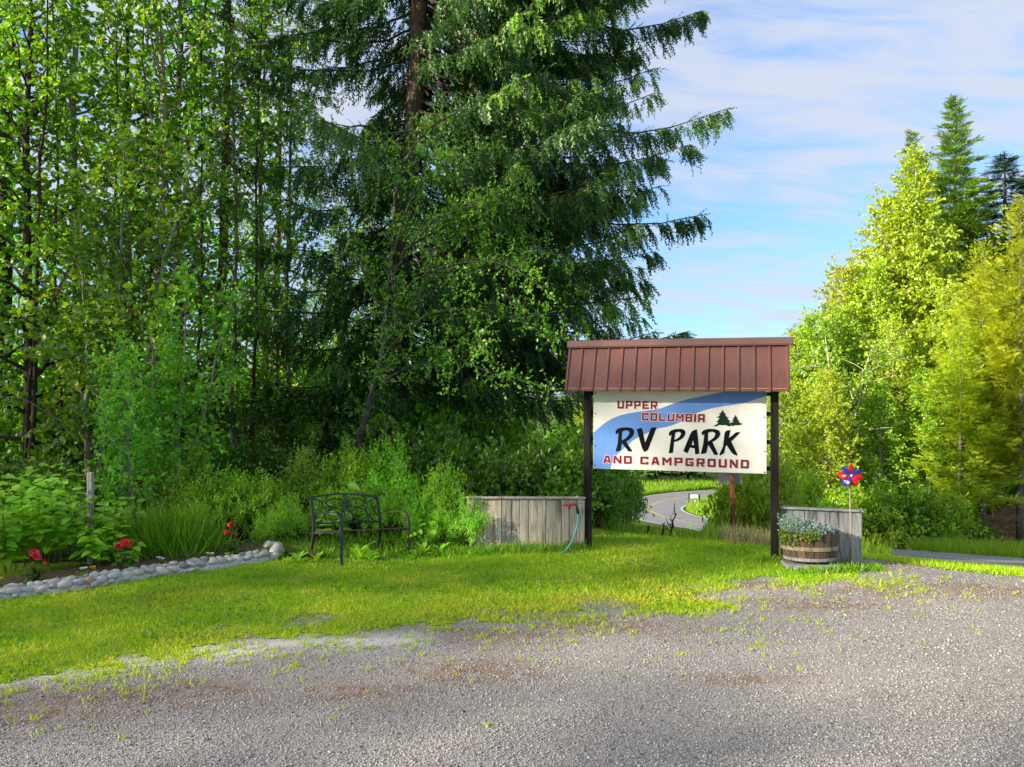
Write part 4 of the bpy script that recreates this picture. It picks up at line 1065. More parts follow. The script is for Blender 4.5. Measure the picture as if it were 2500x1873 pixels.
stem_tree('vine_maple', 'arching shrub with a fan of bare brown stems forking low in the woods', 'shrub', at(325, D1), [
    ([(325, 1180, D1), (333, 1000, D1), (333, 880, D1), (322, 780, D1 - .1), (312, 640, D1 - .2), (318, 520, D1 - .2), (330, 420, D1)], .030, 1, 8),
    ([(333, 880, D1), (352, 840, D1), (380, 760, D1), (408, 690, D1), (428, 600, D1 - .2), (450, 520, D1 - .4)], .022, 1, 7),
    ([(336, 870, D1), (390, 850, D1), (450, 820, D1 - .2), (520, 770, D1 - .4), (590, 740, D1 - .5)], .014, 1, 5),
    ([(300, 1150, D1), (298, 960, D1), (296, 840, D1), (302, 700, D1), (340, 600, D1), (360, 480, D1)], .022, 1, 6),
    ([(60, 1150, 12.8), (75, 900, 12.8), (110, 780, 12.7), (150, 690, 12.5), (230, 560, 12.2), (330, 430, 12), (450, 300, 11.8), (480, 285, 11.7)], .024, 1, 9),
    ([(70, 900, 12.6), (130, 730, 12.5), (220, 600, 12.2), (300, 470, 12), (390, 380, 11.8), (470, 330, 11.6)], .016, 1, 7),
    ([(360, 1000, D1), (420, 800, D1), (470, 640, D1), (500, 520, D1), (540, 420, D1)], .018, 1, 6)], 'twig', 'leaf', 41, .075, 7, 5, T=LEAF2, sub_len=.8, leaf_from=.35)
for i, (px0, px1, dd, r0, lb) in enumerate([(70, 118, 12.6, .045, 'slender dark stemmed young maple leaning behind the raspberry plants'), (150, 128, 13.2, .035, 'thin dark stemmed young maple close to the pale maple stem'), (262, 290, 13.0, .03, 'thin brown stemmed young maple left of the arching shrub'), (372, 352, 13.4, .04, 'dark stemmed young maple rising through the arching shrub'), (478, 500, 13.6, .035, 'thin dark stemmed young maple next to the straight fir trunk'), (612, 640, 14.0, .035, 'thin dark stemmed young maple between the straight fir trunk and the huge spruce')]):
    pts_ = [(px0 + (px1 - px0) * f + 5 * math.sin(f * 9 + i), 1200 - 1250 * f, dd) for f in (0, .2, .4, .6, .8, 1.0)]
    stem_tree('young_maple', lb, 'tree', at(px0, dd), [(pts_, r0, 1, 9)], 'bark_dark', 'leaf', 600 + i, .085, 5, 9, T=MAPLE, tw_len=.4, sub_len=.9, leaf_from=.5)
D2 = 12.4
stem_tree('leaning_tree', 'leaning tree with grey lichened trunk and fine leaves before the huge spruce', 'tree', at(862, D2), [
    ([(858, 1225, D2), (864, 1140, D2), (872, 1085, D2), (886, 1040, D2), (908, 960, D2), (924, 900, D2), (937, 840, D2), (941, 780, D2), (950, 700, D2), (958, 620, D2), (962, 540, D2), (968, 460, D2), (990, 390, D2), (1040, 320, D2), (1130, 265, D2)], .062, 1, 14),
    ([(941, 790, D2), (925, 740, D2), (905, 700, D2), (880, 640, D2), (860, 560, D2)], .022, 1, 8),
    ([(950, 700, D2), (1000, 600, D2 - .3), (1060, 540, D2 - .5), (1150, 500, D2 - .7), (1230, 490, D2 - .8)], .024, 1, 10),
    ([(945, 760, D2), (1010, 690, D2 - .4), (1090, 650, D2 - .7), (1200, 640, D2 - .8), (1300, 660, D2 - .8)], .024, 1, 10),
    ([(930, 880, D2), (1000, 800, D2 - .4), (1080, 760, D2 - .7), (1180, 760, D2 - .9), (1280, 790, D2 - 1), (1350, 830, D2 - 1)], .022, 1, 10),
    ([(955, 640, D2), (990, 520, D2 - .2), (1040, 440, D2 - .3), (1100, 400, D2 - .4)], .02, 1, 8),
    ([(910, 950, D2), (990, 900, D2 - .5), (1090, 880, D2 - .8), (1180, 900, D2 - 1), (1250, 950, D2 - 1)], .018, 1, 9),
    ([(1000, 600, D2), (1080, 560, D2 + .3), (1190, 560, D2 + .3), (1300, 590, D2 + .3), (1390, 650, D2 + .2)], .02, 1, 9)], 'bark_mossy', 'leaf_small', 42, .056, 21, 8, T=LEAF2, tw_len=.36, sub_len=.85)

# --- undergrowth bushes
def bush(seed, n_stem, leaf, per, T, hgt=1.0, rad=.8, tw=34, fill=.35, droop=.1):
    rng = np.random.default_rng(seed); w = Acc(); lv = Acc()
    for i in range(n_stem):
        az = rng.uniform(0, 6.283); el = math.acos(rng.uniform(.02, 1)) ; L = rng.uniform(.8, 1.1)
        end = np.array([math.cos(az) * math.sin(el) * rad, math.sin(az) * math.sin(el) * rad, math.cos(el) * hgt]) * L
        end[2] += .12
        ts = np.linspace(0, 1, 6); b0 = np.array([rng.normal(0, .12 * rad), rng.normal(0, .12 * rad), -.05])
        cur = b0 + (end - b0) * ts[:, None]; cur[:, 2] += .28 * hgt * np.sin(ts * 3.14) * math.sin(el); cur[1:] += rng.normal(0, .02, (5, 3))
        w.tube(cur, np.linspace(.010, .003, 6), 4, .5, False)
        ft = rng.uniform(fill, 1, tw); S = np.stack([np.interp(ft, ts, cur[:, k]) for k in range(3)], -1)
        dm = (end - b0) / np.linalg.norm(end - b0)
        D = dm * .5 + rng.normal(0, .6, (tw, 3)); D[:, 2] += .05; D /= np.linalg.norm(D, axis=1, keepdims=True)
        Lt = rng.uniform(.08, .26, tw) * (hgt + rad) * .6
        leaves_on_twigs(lv, rng, S, D, Lt, per, T, leaf, droop=droop, spread=.7, rbase=np.clip(rng.normal(.45, .2, tw), .05, .9))
    return w.build('stems', True), lv.build('foliage')
bA = bush(51, 50, .050, 5, LEAF2); bB = bush(52, 46, .056, 5, LEAFN, hgt=1.1, rad=.75); bC = bush(53, 40, .075, 4, LEAF2, hgt=.9, rad=.9)
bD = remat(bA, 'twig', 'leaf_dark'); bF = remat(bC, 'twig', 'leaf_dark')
def bush_thing(name, label, cat, meshes, loc, rz, sc, mats=('twig', 'leaf_bush'), group=None):
    t_ = thing(name, label, cat, loc, rz, group); t_.scale = sc if hasattr(sc, '__len__') else (sc,) * 3
    link('stems', meshes[0], M[mats[0]], t_); link('foliage', meshes[1], M[mats[1]], t_); return t_
BU = [ # px, d, rx, h, mesh, label
 (440, 10.9, .80, .95, bB, 'feathery green shrub next to the tall grass clump'),
 (535, 10.6, .75, .85, bA, 'rounded green shrub behind the end of the stone border'),
 (635, 10.75, .75, .80, bA, 'low green shrub immediately behind the straight side of the bench back'),
 (740, 11.3, .80, .95, bB, 'wide green shrub behind the middle of the bench back'),
 (850, 11.35, .80, 1.08, bA, 'bright green shrub rising above the bench back near its brown arm'),
 (960, 11.3, .75, 1.08, bB, 'bushy green shrub filling the space between the bench and the plank fence'),
 (1085, 10.75, .58, .92, bA, 'green shrub spilling over the bench side of the plank fence'),
 (1145, 9.9, .38, .58, bB, 'loose green shrub growing across the first boards of the plank fence'),
 (1085, 10.1, .36, .50, bA, 'small low shrub between the brown bench leg and the fence'),
 (660, 10.1, .38, .42, bA, 'small low shrub behind the rear bench leg'),
 (715, 10.4, .40, .50, bB, 'low feathery shrub seen through the scrollwork at the near end of the bench back'),
 (795, 10.7, .46, .58, bA, 'low shrub seen through the middle of the bench scrollwork'),
 (880, 10.85, .46, .60, bB, 'low feathery shrub seen over the bench seat'),
 (952, 10.75, .40, .55, bA, 'low shrub seen between the bench back and its brown arm'),
 (1018, 10.5, .36, .50, bB, 'low feathery shrub just past the brown bench arm')]
for i, (px, d, rx, h, me_, lb) in enumerate(BU):
    bush_thing('shrub', lb, 'shrub', me_, at(px, d), i * 1.3, (rx, rx * .8, h))
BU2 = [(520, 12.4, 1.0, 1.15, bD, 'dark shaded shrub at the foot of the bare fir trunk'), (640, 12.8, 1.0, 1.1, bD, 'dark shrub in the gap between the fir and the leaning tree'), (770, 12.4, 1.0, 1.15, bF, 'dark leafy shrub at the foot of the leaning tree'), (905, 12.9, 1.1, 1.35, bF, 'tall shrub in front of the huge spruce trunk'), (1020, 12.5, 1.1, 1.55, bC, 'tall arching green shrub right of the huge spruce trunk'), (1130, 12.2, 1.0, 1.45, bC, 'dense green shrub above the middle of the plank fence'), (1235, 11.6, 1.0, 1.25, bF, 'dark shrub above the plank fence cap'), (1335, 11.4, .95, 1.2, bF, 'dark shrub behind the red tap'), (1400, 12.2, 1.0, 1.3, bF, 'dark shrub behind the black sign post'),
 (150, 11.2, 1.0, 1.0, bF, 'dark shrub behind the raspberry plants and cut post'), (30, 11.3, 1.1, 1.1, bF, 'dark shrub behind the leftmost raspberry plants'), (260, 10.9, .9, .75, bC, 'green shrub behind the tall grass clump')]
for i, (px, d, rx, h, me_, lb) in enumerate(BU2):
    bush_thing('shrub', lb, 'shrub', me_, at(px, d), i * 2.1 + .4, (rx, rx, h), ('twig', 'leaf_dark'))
dsh = [remat(bC, 'twig', 'leaf'), remat(bC, 'twig', 'leaf_bright'), remat(bC, 'twig', 'leaf_dark')]
rr = random.Random(4)
for i in range(34):
    px = -60 + i * 45 + rr.uniform(-15, 15); d = (15.5, 19.5, 25)[i % 3] + rr.uniform(-1, 1); sc = rr.uniform(1.2, 1.9) * (1, 1.25, 1.7)[i % 3]
    t_ = thing('undergrowth_shrub', 'leafy shrub of the woodland floor seen between the tree trunks', 'shrub', at(px, d), i, 'shrubs of the woodland floor'); t_.scale = (sc, sc, sc * rr.uniform(.9, 1.5))
    link('stems', dsh[i % 3][0], None, t_); link('foliage', dsh[i % 3][1], None, t_)

# framed by the sign opening
for i, (px, d, rx, h, lb, me_) in enumerate([
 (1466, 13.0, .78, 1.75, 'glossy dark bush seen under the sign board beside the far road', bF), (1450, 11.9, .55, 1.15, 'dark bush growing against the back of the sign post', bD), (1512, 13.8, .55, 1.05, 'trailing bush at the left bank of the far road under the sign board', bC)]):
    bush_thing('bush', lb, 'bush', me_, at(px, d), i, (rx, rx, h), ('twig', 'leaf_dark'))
for i, (px, d, rx, h, lb) in enumerate([
 (1822, 19.5, 1.0, 2.3, 'bright leafy bush beside the rusty road sign post'), (1870, 18, 1.0, 2.2, 'light green bush between the sign post and the rusty road sign'), (1800, 26, 1.1, 2.0, 'yellow-green bush behind the rusty road sign post'), (1940, 21, 1.2, 2.4, 'light green bush rising over the barrel planter')]):
    bush_thing('bush', lb, 'bush', remat(bC, 'twig', 'leaf_aspen'), at(px, d), i * 1.9, (rx, rx, h))

# --- trees beyond the road
rA = bl(61, 18.7, 3.4, 4.5, 190, 11, 9, .16, .15, T=LEAF2, prof='cone', droop=.35, tw_len=.6, up=.15)
rB = bl(62, 12.5, 2.6, 1.8, 130, 11, 9, .15, .09, T=LEAF2, prof='oval', droop=.25, tw_len=.6, up=.25)
rC = conifer(63, 23, 3.1, 3.0, 230, .22, spr=.50, per_m=9, droop=.15, sub=9)
rD = conifer(64, 20, 3.0, 2.0, 190, .2, spr=.55, per_m=7, droop=.3, sub=7)
rE = conifer(65, 13, 2.5, 2.4, 105, .12, spr=.30, per_m=9, droop=-.10, T=SPRIG_S, sub=10, jit=.13)
aspen = remat(rB, 'bark_birch', 'leaf_aspen'); birchB = remat(rB, 'bark_birch', 'leaf_birch')
RT_ = [
 ('birch_tree', 'tallest yellow-green birch with a pointed crown standing across the road', rA, ('bark_birch', 'leaf_birch'), 2238, 36, 345, .4),
 ('fir_tree', 'tall narrow fir spire topping the trees across the road', rC, ('bark_spruce', 'needle_fir'), 2338, 40, 228, 1.0),
 ('larch_tree', 'pale green larch tip poking out behind the tallest birch', remat(rD, 'bark_grey', 'needle_fir'), (None, None), 2222, 42, 312, 2.0),
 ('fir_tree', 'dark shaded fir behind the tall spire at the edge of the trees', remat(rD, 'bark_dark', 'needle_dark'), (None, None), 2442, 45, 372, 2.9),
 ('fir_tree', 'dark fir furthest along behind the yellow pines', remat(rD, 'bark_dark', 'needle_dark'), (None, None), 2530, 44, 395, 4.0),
 ('birch_tree', 'shorter yellow birch leaning against the tallest birch crown', birchB, (None, None), 2118, 35.5, 636, 1.2),
 ('birch_tree', 'yellow-green birch stepping down on the sky side of the tallest birch', birchB, (None, None), 2172, 36.5, 470, 2.6),
 ('birch_tree', 'yellow-green birch with a narrow top above the round aspen', birchB, (None, None), 2065, 36, 640, 3.3),
 ('aspen_tree', 'light green aspen whose crown appears just past the sign roof end', aspen, (None, None), 1978, 33, 762, 2.2),
 ('aspen_tree', 'bright round-crowned aspen above the pinwheel', aspen, (None, None), 2055, 34, 740, 3.4),
 ('birch_tree', 'birch with dangling yellow sprays between pinwheel and yellow pines', birchB, (None, None), 2330, 33, 700, 4.1),
 ('birch_tree', 'birch with pale forked trunk right of the pinwheel', birchB, (None, None), 2190, 33, 780, 5.0),
 ('aspen_tree', 'low bright aspen between the pinwheel and the earth bank', aspen, (None, None), 2145, 31, 930, 2.7),
 ('aspen_tree', 'low bright aspen before the golden pines', aspen, (None, None), 2265, 31, 900, 3.9),
 ('birch_tree', 'low yellow birch right behind the end of the silvery fence', birchB, (None, None), 2025, 30, 900, 5.6),
 ('birch_tree', 'yellow birch hugging the sign roof end', birchB, (None, None), 1945, 34, 800, .4),
 ('pine_tree', 'golden lodgepole pine with candle tips before the dark firs', rE, ('bark_grey', 'needle_pine'), 2395, 31, 590, .5),
 ('pine_tree', 'tall golden pine at the picture edge above the bare earth bank', rE, ('bark_grey', 'needle_pine'), 2490, 29.5, 480, 1.9),
 ('pine_tree', 'small golden pine in front of the birches near the earth bank', rE, ('bark_grey', 'needle_pine'), 2345, 30, 780, 3.0),
 ('aspen_tree', 'shaded green aspen low behind the right sign post', aspen, (None, None), 1915, 30, 930, 4.4),
 ('birch_tree', 'slim birch filling the gap below the fir spire', birchB, (None, None), 2290, 38, 560, .9),
]
for nm, lb, me_, ms, px, d, ytop, rz in RT_:
    loc = at(px, d); ztop = H + (HZ - ytop) / F * d
    h0 = max(v.co.z for v in msh(me_[0]).vertices); sc = (ztop - loc[2]) / h0
    wv = sc * (1.0 if sc > .75 else 1.15) * ((1.45 if 'spire' in lb and 'tall narrow' in lb else 2.1) if nm == 'fir_tree' else 1.0)
    tree_thing(nm, lb, 'tree', me_, tuple(M[m] if m else None for m in ms), loc, rz, (wv, wv, sc))
# leaning pair of pale birch stems
D3 = 31.5
for k_, (lb, st) in enumerate((('leaning pale birch trunk rising directly behind the pinwheel stick', [(2092, 1262), (2080, 1200), (2068, 1130), (2055, 1060), (2042, 990), (2028, 920), (2018, 850)]), ('second pale birch trunk leaning alongside the one behind the pinwheel', [(2088, 1255), (2072, 1190), (2052, 1110), (2040, 1050), (2030, 1000), (2024, 940)]))):
    stem_tree('birch_tree', lb, 'tree', at(2090 - 4 * k_, D3 + .3 * k_), [([(a, c, D3 + .3 * k_) for a, c in st], .12 - .02 * k_, 1, 10), ([(st[3][0], st[3][1], D3), (st[3][0] + 50, st[3][1] - 90, D3 - .5), (st[3][0] + 90, st[3][1] - 200, D3 - .6)], .05, 1, 8)], 'bark_birch', 'leaf_aspen', 71 + k_, .15, 6, 6, T=LEAF2, tw_len=.7, sub_len=1.7, leaf_from=.6)
# shaded shrubs along the far verge
rr = random.Random(9)
shr = remat(bC, 'twig', 'leaf'); shr2 = remat(bC, 'twig', 'leaf_aspen')
for i, px in enumerate([1905, 1955, 2000, 2045, 2100, 2145, 2190, 2235, 2280, 2325]):
    d = 27.5 + rr.uniform(-.8, 1.5) + (px > 2250) * 1.5
    s_ = rr.uniform(1.5, 2.0)
    bush_thing('roadside_bush', ('first', 'second', 'third', 'fourth', 'fifth', 'sixth', 'seventh', 'eighth', 'ninth', 'tenth')[i] + ' green bush along the far road verge counted from the silvery fence', 'bush', (shr if i % 3 == 0 else shr2), at(px, d), i, (s_, s_, s_ * rr.uniform(1.0, 1.5)), group='bushes along the far road verge')
for i, (px, d) in enumerate([(2415, 37), (2480, 36), (2540, 37), (2350, 36)]):
    bush_thing('roadside_bush', ('shaded bush right behind the trunk of the middle golden pine', 'shaded bush behind the edge of the bare earth bank', 'shaded bush partly cut off at the picture edge above the earth bank', 'shaded bush just before the bare earth bank begins')[i], 'bush', shr, at(px, d), i, (1.8, 1.8, 2.0), group='bushes under the golden pines')
# trees at the far bend
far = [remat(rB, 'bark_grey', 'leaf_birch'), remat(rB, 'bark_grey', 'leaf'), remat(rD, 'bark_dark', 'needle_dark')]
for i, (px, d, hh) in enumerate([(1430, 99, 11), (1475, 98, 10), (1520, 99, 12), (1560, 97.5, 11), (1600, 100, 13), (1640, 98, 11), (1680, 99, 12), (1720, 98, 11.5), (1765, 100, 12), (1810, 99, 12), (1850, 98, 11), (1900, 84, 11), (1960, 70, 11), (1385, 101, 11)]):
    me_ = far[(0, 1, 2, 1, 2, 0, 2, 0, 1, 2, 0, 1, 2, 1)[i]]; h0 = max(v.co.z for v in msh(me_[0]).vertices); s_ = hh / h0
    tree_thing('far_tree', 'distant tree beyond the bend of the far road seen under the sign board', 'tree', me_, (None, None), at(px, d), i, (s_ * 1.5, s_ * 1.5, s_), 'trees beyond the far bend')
# unseen tall trees added left of the yard to filter the low sun
rr = random.Random(21)
for i in range(75):
    x = -49 - (i % 4) * 8 + rr.uniform(-2.5, 2.5); y = -55 + 52 * (i / 74) + rr.uniform(-2, 2) - (i % 4) * 2.8
    tree_thing('woodland_tree', 'unseen tall maple added to filter the sun over the yard', 'tree', (pA, pB, pD)[i % 3], (None, None), (x, y, Z(x, y)), i * 1.1, rr.uniform(1.75, 2.2), 'unseen maples filtering the sun over the yard')

# ------------------------------------------------------------------ stone border with bed
bot = [(-60, 1476), (0, 1468), (150, 1450), (300, 1425), (500, 1396), (640, 1376), (668, 1370)]
wall_line = smooth_pts([(*G(*p), 0) for p in bot], 8)
border = thing('stone_border', 'low mortared border of rounded river stones along the flower bed', 'wall', (0, 0, 0))
tan = np.gradient(wall_line[:, :2], axis=0); tan /= np.linalg.norm(tan, axis=1, keepdims=True); nor = np.stack([-tan[:, 1], tan[:, 0]], -1)
prof = [(-.02, -.03), (.0, .04), (.04, .080), (.12, .095), (.19, .085), (.235, .05), (.25, -.03)]
V = []; rngm = np.random.default_rng(8)
for i, c in enumerate(wall_line):
    for a, z_ in prof:
        q = c[:2] + nor[i] * a; V.append((q[0] + rngm.normal(0, .006), q[1] + rngm.normal(0, .006), z_ + rngm.normal(0, .006)))
k = len(prof); Fc = [(i * k + j, (i + 1) * k + j, (i + 1) * k + j + 1, i * k + j + 1) for i in range(len(wall_line) - 1) for j in range(k - 1)]
link('mortar', npmesh('mortar', V, Fc, None, True), M['mortar'], border)
stone_ms = []
for s_ in range(6):
    bm = bmesh.new(); bmesh.ops.create_icosphere(bm, subdivisions=2, radius=1); rs = np.random.default_rng(200 + s_); ax = rs.normal(0, 1, (4, 3)); am = rs.uniform(-.13, .13, 4)
    for v in bm.verts:
        p = np.array(v.co); v.co *= 1 + sum(a * math.sin(2.2 * float(p @ w_) + a * 9) for a, w_ in zip(am, ax))
    for f in bm.faces: f.smooth = True
    me = bpy.data.meshes.new('stone'); bm.to_mesh(me); bm.free(); me.materials.append(M['stone']); stone_ms.append(me)
seg = np.r_[0, np.cumsum(np.linalg.norm(np.diff(wall_line[:, :2], axis=0), axis=1))]
def on_wall(s):
    return np.array([np.interp(s, seg, wall_line[:, k]) for k in range(2)]), np.array([np.interp(s, seg, nor[:, k]) for k in range(2)]), math.atan2(np.interp(s, seg, tan[:, 1]), np.interp(s, seg, tan[:, 0]))
rs = random.Random(15)
for row, (a, z_, st, smin, smax) in enumerate(((.045, .076, .125, .032, .062), (.008, .030, .15, .018, .042), (.14, .098, .13, .03, .055), (.215, .075, .14, .03, .05))):
    s = rs.uniform(0, .08)
    while s < seg[-1]:
        sc = rs.uniform(smin, smax); c, n_, an = on_wall(s)
        if not (row == 1 and rs.random() < .55):
            q = c + n_ * (a + rs.uniform(-.015, .015))
            link('stone', stone_ms[rs.randrange(6)], None, border, (q[0], q[1], z_ + rs.uniform(-.012, .016)), (rs.uniform(-.3, .3), rs.uniform(-.4, .4), an + rs.uniform(-.5, .5)), (sc * rs.uniform(1.0, 1.35), sc * rs.uniform(.8, 1.0), sc * rs.uniform(.65, .9)))
        s += sc * rs.uniform(1.75, 2.4)
# rounded end of the border curling back
ec, en, ea = on_wall(seg[-1])
for i in range(16):
    th = i / 15 * 2.6; q = ec + en * (.16 + .02 * math.sin(i * 3)) + np.array([math.cos(ea), math.sin(ea)]) * (.02 + .16 * math.sin(th)) + en * (-.14 * math.cos(th))
    sc = rs.uniform(.05, .075); link('stone', stone_ms[rs.randrange(6)], None, border, (q[0], q[1], .05 + .045 * (i % 3)), (rs.uniform(-.3, .3), rs.uniform(-.3, .3), rs.uniform(0, 6)), (sc * 1.2, sc, sc * .8))
sx = np.linspace(-6.2, -2.3, 60); sy = np.linspace(7.4, 10, 45)
def bed_keep(x, y):
    d = seg_dist(x, y, [tuple(p[:2]) for p in wall_line]); side = y > np.interp(x, wall_line[:, 0], wall_line[:, 1])
    return side & (d > .18) & (d < .8 + .1 * np.sin(x * 5))
tag(sheet('flower_bed', sx, sy, .085, bed_keep, M['soil']), kind='structure')

# ------------------------------------------------------------------ flowers in the bed
def wall_pt(px, back, dz=.08):
    c = None
    for s in np.linspace(0, seg[-1], 200):
        q, n_, _ = on_wall(s)
        w = q + n_ * back
        e = abs(1250 + w[0] / w[1] * F - px)
        if c is None or e < c[0]: c = (e, w)
    return (c[1][0], c[1][1], dz)
def geranium(px, back, heads, label, seed, hgt=.26):
    rng = np.random.default_rng(seed); t_ = thing('geranium', label, 'flower', wall_pt(px, back))
    st = Acc(); lv = Acc()
    for i in range(26):
        az = rng.uniform(0, 6.28); r = rng.uniform(.02, .13); e = np.array([math.cos(az) * r, math.sin(az) * r, rng.uniform(.04, hgt * .62)])
        st.tube(np.stack([np.zeros(3), e * [.4, .4, .7], e]), [.004, .003, .002], 4, .5, False)
        for _ in range(5):
            lv.scatter(MAPLE[0], MAPLE[1], (e + rng.normal(0, .02, 3))[None], rng.normal(0, 1, (1, 3)) * [1, 1, .3], np.array([[0, 0, 1.]]) + rng.normal(0, .35, (1, 3)), np.array([rng.uniform(.03, .055)]), np.array([rng.uniform(0, .7)]))
    for hx, hz, r in heads:
        e = np.array([hx, -.03, hz]); st.tube(np.stack([np.array([hx * .2, 0, 0]), np.array([hx * .7, -.02, hz * .6]), e]), [.004, .0035, .003], 4, .5, False)
    link('stems', st.build('stems', True), M['twig'], t_); link('leaves', lv.build('leaves'), M['leaf_dark'], t_)
    for hx, hz, r in heads:
        r *= .85; fl_ = Acc(); n = 70; d_ = rng.normal(0, 1, (n, 3)); d_ /= np.linalg.norm(d_, axis=1, keepdims=True); d_[:, 2] = np.abs(d_[:, 2]) * 1.0 - .25
        fl_.scatter(LEAF2[0] * [1.5, 1, 1], LEAF2[1], d_ * r * .6, rng.normal(0, 1, (n, 3)), d_ + rng.normal(0, .4, (n, 3)), np.full(n, r * .75), rng.uniform(0, 1, n))
        o = link('flower_head', fl_.build('flower_head'), M['petal_red'], t_, (hx, -.03, hz))
geranium(88, .30, [(0, .30, .062), (.11, .21, .026), (.04, .26, .04)], 'red geranium with a full round bloom at the corner end of the flower bed', 81)
geranium(305, .34, [(-.06, .25, .045), (.01, .29, .06), (.05, .27, .05)], 'red geranium with a wide double bloom in the middle of the flower bed', 82)
geranium(566, .34, [(0, .36, .042), (-.04, .27, .045), (.07, .25, .025)], 'red geranium with three small blooms near the rounded end of the stone border', 83)
def small_flower(px, back, kind, label, seed, dz=.07):
    rng = np.random.default_rng(seed); t_ = thing('bedding_flower', label, 'flower', wall_pt(px, back)); lv = Acc(); n = 30
    pos = rng.normal(0, .035, (n, 3)) * [1, 1, .3] + [0, 0, .02]
    lv.scatter(LEAF2[0], LEAF2[1], pos, rng.normal(0, 1, (n, 3)), rng.normal(0, .3, (n, 3)) + [0, 0, 1], np.full(n, .035), rng.uniform(0, .8, n))
    link('leaves', lv.build('leaves'), M['leaf'], t_)
    for q in range(3 if kind == 'petal_white' else 1):
        fl_ = Acc(); m = 14; az = np.linspace(0, 6.28, m); up = .5
        fl_.scatter(LEAF2[0] * [1.4, 1, 1], LEAF2[1], np.zeros((m, 3)), np.stack([np.cos(az), np.sin(az), np.full(m, up)], -1), np.stack([np.cos(az), np.sin(az), np.full(m, 1.0)], -1) + rng.normal(0, .2, (m, 3)), np.full(m, .042 if kind != 'petal_white' else .03), rng.uniform(0, 1, m))
        link('flower_head', fl_.build('flower_head'), M[kind], t_, (rng.uniform(-.04, .04) if q else 0, -.02, dz + rng.uniform(0, .02)))
small_flower(228, .24, 'petal_yellow', 'yellow cup flower just behind the stones near the white flowers', 84)
small_flower(203, .30, 'petal_white', 'white flower cluster behind the stones left of the yellow cup flower', 85)
small_flower(4, .30, 'petal_yellow', 'orange-yellow flower at the end of the bed beside the first stones', 86)
small_flower(394, .36, 'petal_white', 'pale white flower between the middle and last red geraniums', 87, .05)
small_flower(512, .30, 'petal_white', 'tiny white flower close to the last red geranium', 88, .05)
small_flower(555, .24, 'petal_yellow', 'small yellow flower low at the foot of the last red geranium', 89, .03)

# cut wooden post with splintered side piece
b0 = G(232, 1404); pz = .0
po = thing('wooden_post', 'grey cut wooden post with a splintered orange piece beside its top', 'post', (b0[0] * 1.03, 8.75, 0))
link('post', box_me('post', [((.062, .055, 1.12), (0, 0, .56))], .008), M['plank_grey'], po)
me = bpy.data.meshes.new('splinter'); me.from_pydata([(-.055, -.01, 1.14), (-.075, .01, 1.145), (-.032, .0, 1.15), (-.034, -.008, .99), (-.045, .015, 1.0), (-.033, .01, .98)], [], [(0, 1, 2), (0, 3, 4, 1), (1, 4, 5, 2), (2, 5, 3, 0), (3, 5, 4)]); link('splinter', me, M['orange_wood'], po)

# ------------------------------------------------------------------ broad-leaved plants: single leaves as parts
def big_leaf_me(w=.62, seed=0, notch=.1):
    rs_ = np.random.default_rng(seed); n = 7; V = []; 
    for i in range(n):
        y = i / (n - 1); ww = w / 2 * (math.sin(math.pi * min(1, y ** .75 * .98 + .02)) ** .8) if 0 < i < n - 1 else 0
        zc = -.22 * y ** 2; V += [(-ww, y, zc + ww * .35), (0, y, zc), (ww, y, zc + ww * .35)]
    Fc = []
    for i in range(n - 1):
        a = i * 3; Fc += [(a, a + 1, a + 4), (a, a + 4, a + 3), (a + 1, a + 2, a + 5), (a + 1, a + 5, a + 4)]
    V = np.array(V); return npmesh('leaf', V, Fc, np.full(len(V), rs_.uniform(.3, .8)), True)
LM = [big_leaf_me(.62, i) for i in range(3)]
LM2 = [big_leaf_me(.62, 10 + i) for i in range(3)]
LL = [big_leaf_me(.30, 20 + i) for i in range(3)]
for m_ in LM: m_.materials.append(M['leaf_bush'])
for m_ in LM2: m_.materials.append(M['leaf_bright'])
for m_ in LL: m_.materials.append(M['leaf_bush'])
def orient(Yv, N):
    Yv = Vector(Yv).normalized(); N = Vector(N); Zv = (N - Yv * N.dot(Yv)).normalized(); X = Yv.cross(Zv)
    return Matrix((X, Yv, Zv)).transposed().to_euler()
def leafy_plant(name, label, cat, loc, nst, hgt, spread, per, size, meshes, seed, group=None, stem_mat='leaf_dark'):
    rs_ = random.Random(seed); t_ = thing(name, label, cat, loc, 0, group); w = Acc()
    for i in range(nst):
        az = rs_.uniform(0, 6.283); r = spread * math.sqrt(rs_.uniform(0, 1)); b0 = Vector((math.cos(az) * r * .6, math.sin(az) * r * .6, 0)); hh = hgt * rs_.uniform(.55, 1.05)
        top = b0 + Vector((math.cos(az) * r * .5, math.sin(az) * r * .5 - .06, hh)); mid = (b0 + top) / 2 + Vector((rs_.uniform(-.03, .03), rs_.uniform(-.03, .03), 0))
        w.tube(np.array([tuple(b0), tuple(mid), tuple(top)]), [.006, .0045, .003], 4, .4, False)
        for j in range(per):
            f = .25 + .75 * (j + rs_.random() * .6) / per; p = b0.lerp(top, f); a = j * 2.4 + rs_.uniform(0, 1)
            dv = Vector((math.cos(a), math.sin(a), rs_.uniform(-.3, .45))); s_ = size * rs_.uniform(.6, 1.15)
            nv = Vector((math.cos(a) * .3 + rs_.uniform(-.25, .25), math.sin(a) * .3 - .35 + rs_.uniform(-.2, .2), 1))
            link('leaf', meshes[rs_.randrange(3)], None, t_, p + dv * .03, orient(dv, nv), (s_, s_, s_))
    link('stems', w.build('stems', True), M[stem_mat], t_)
    return t_
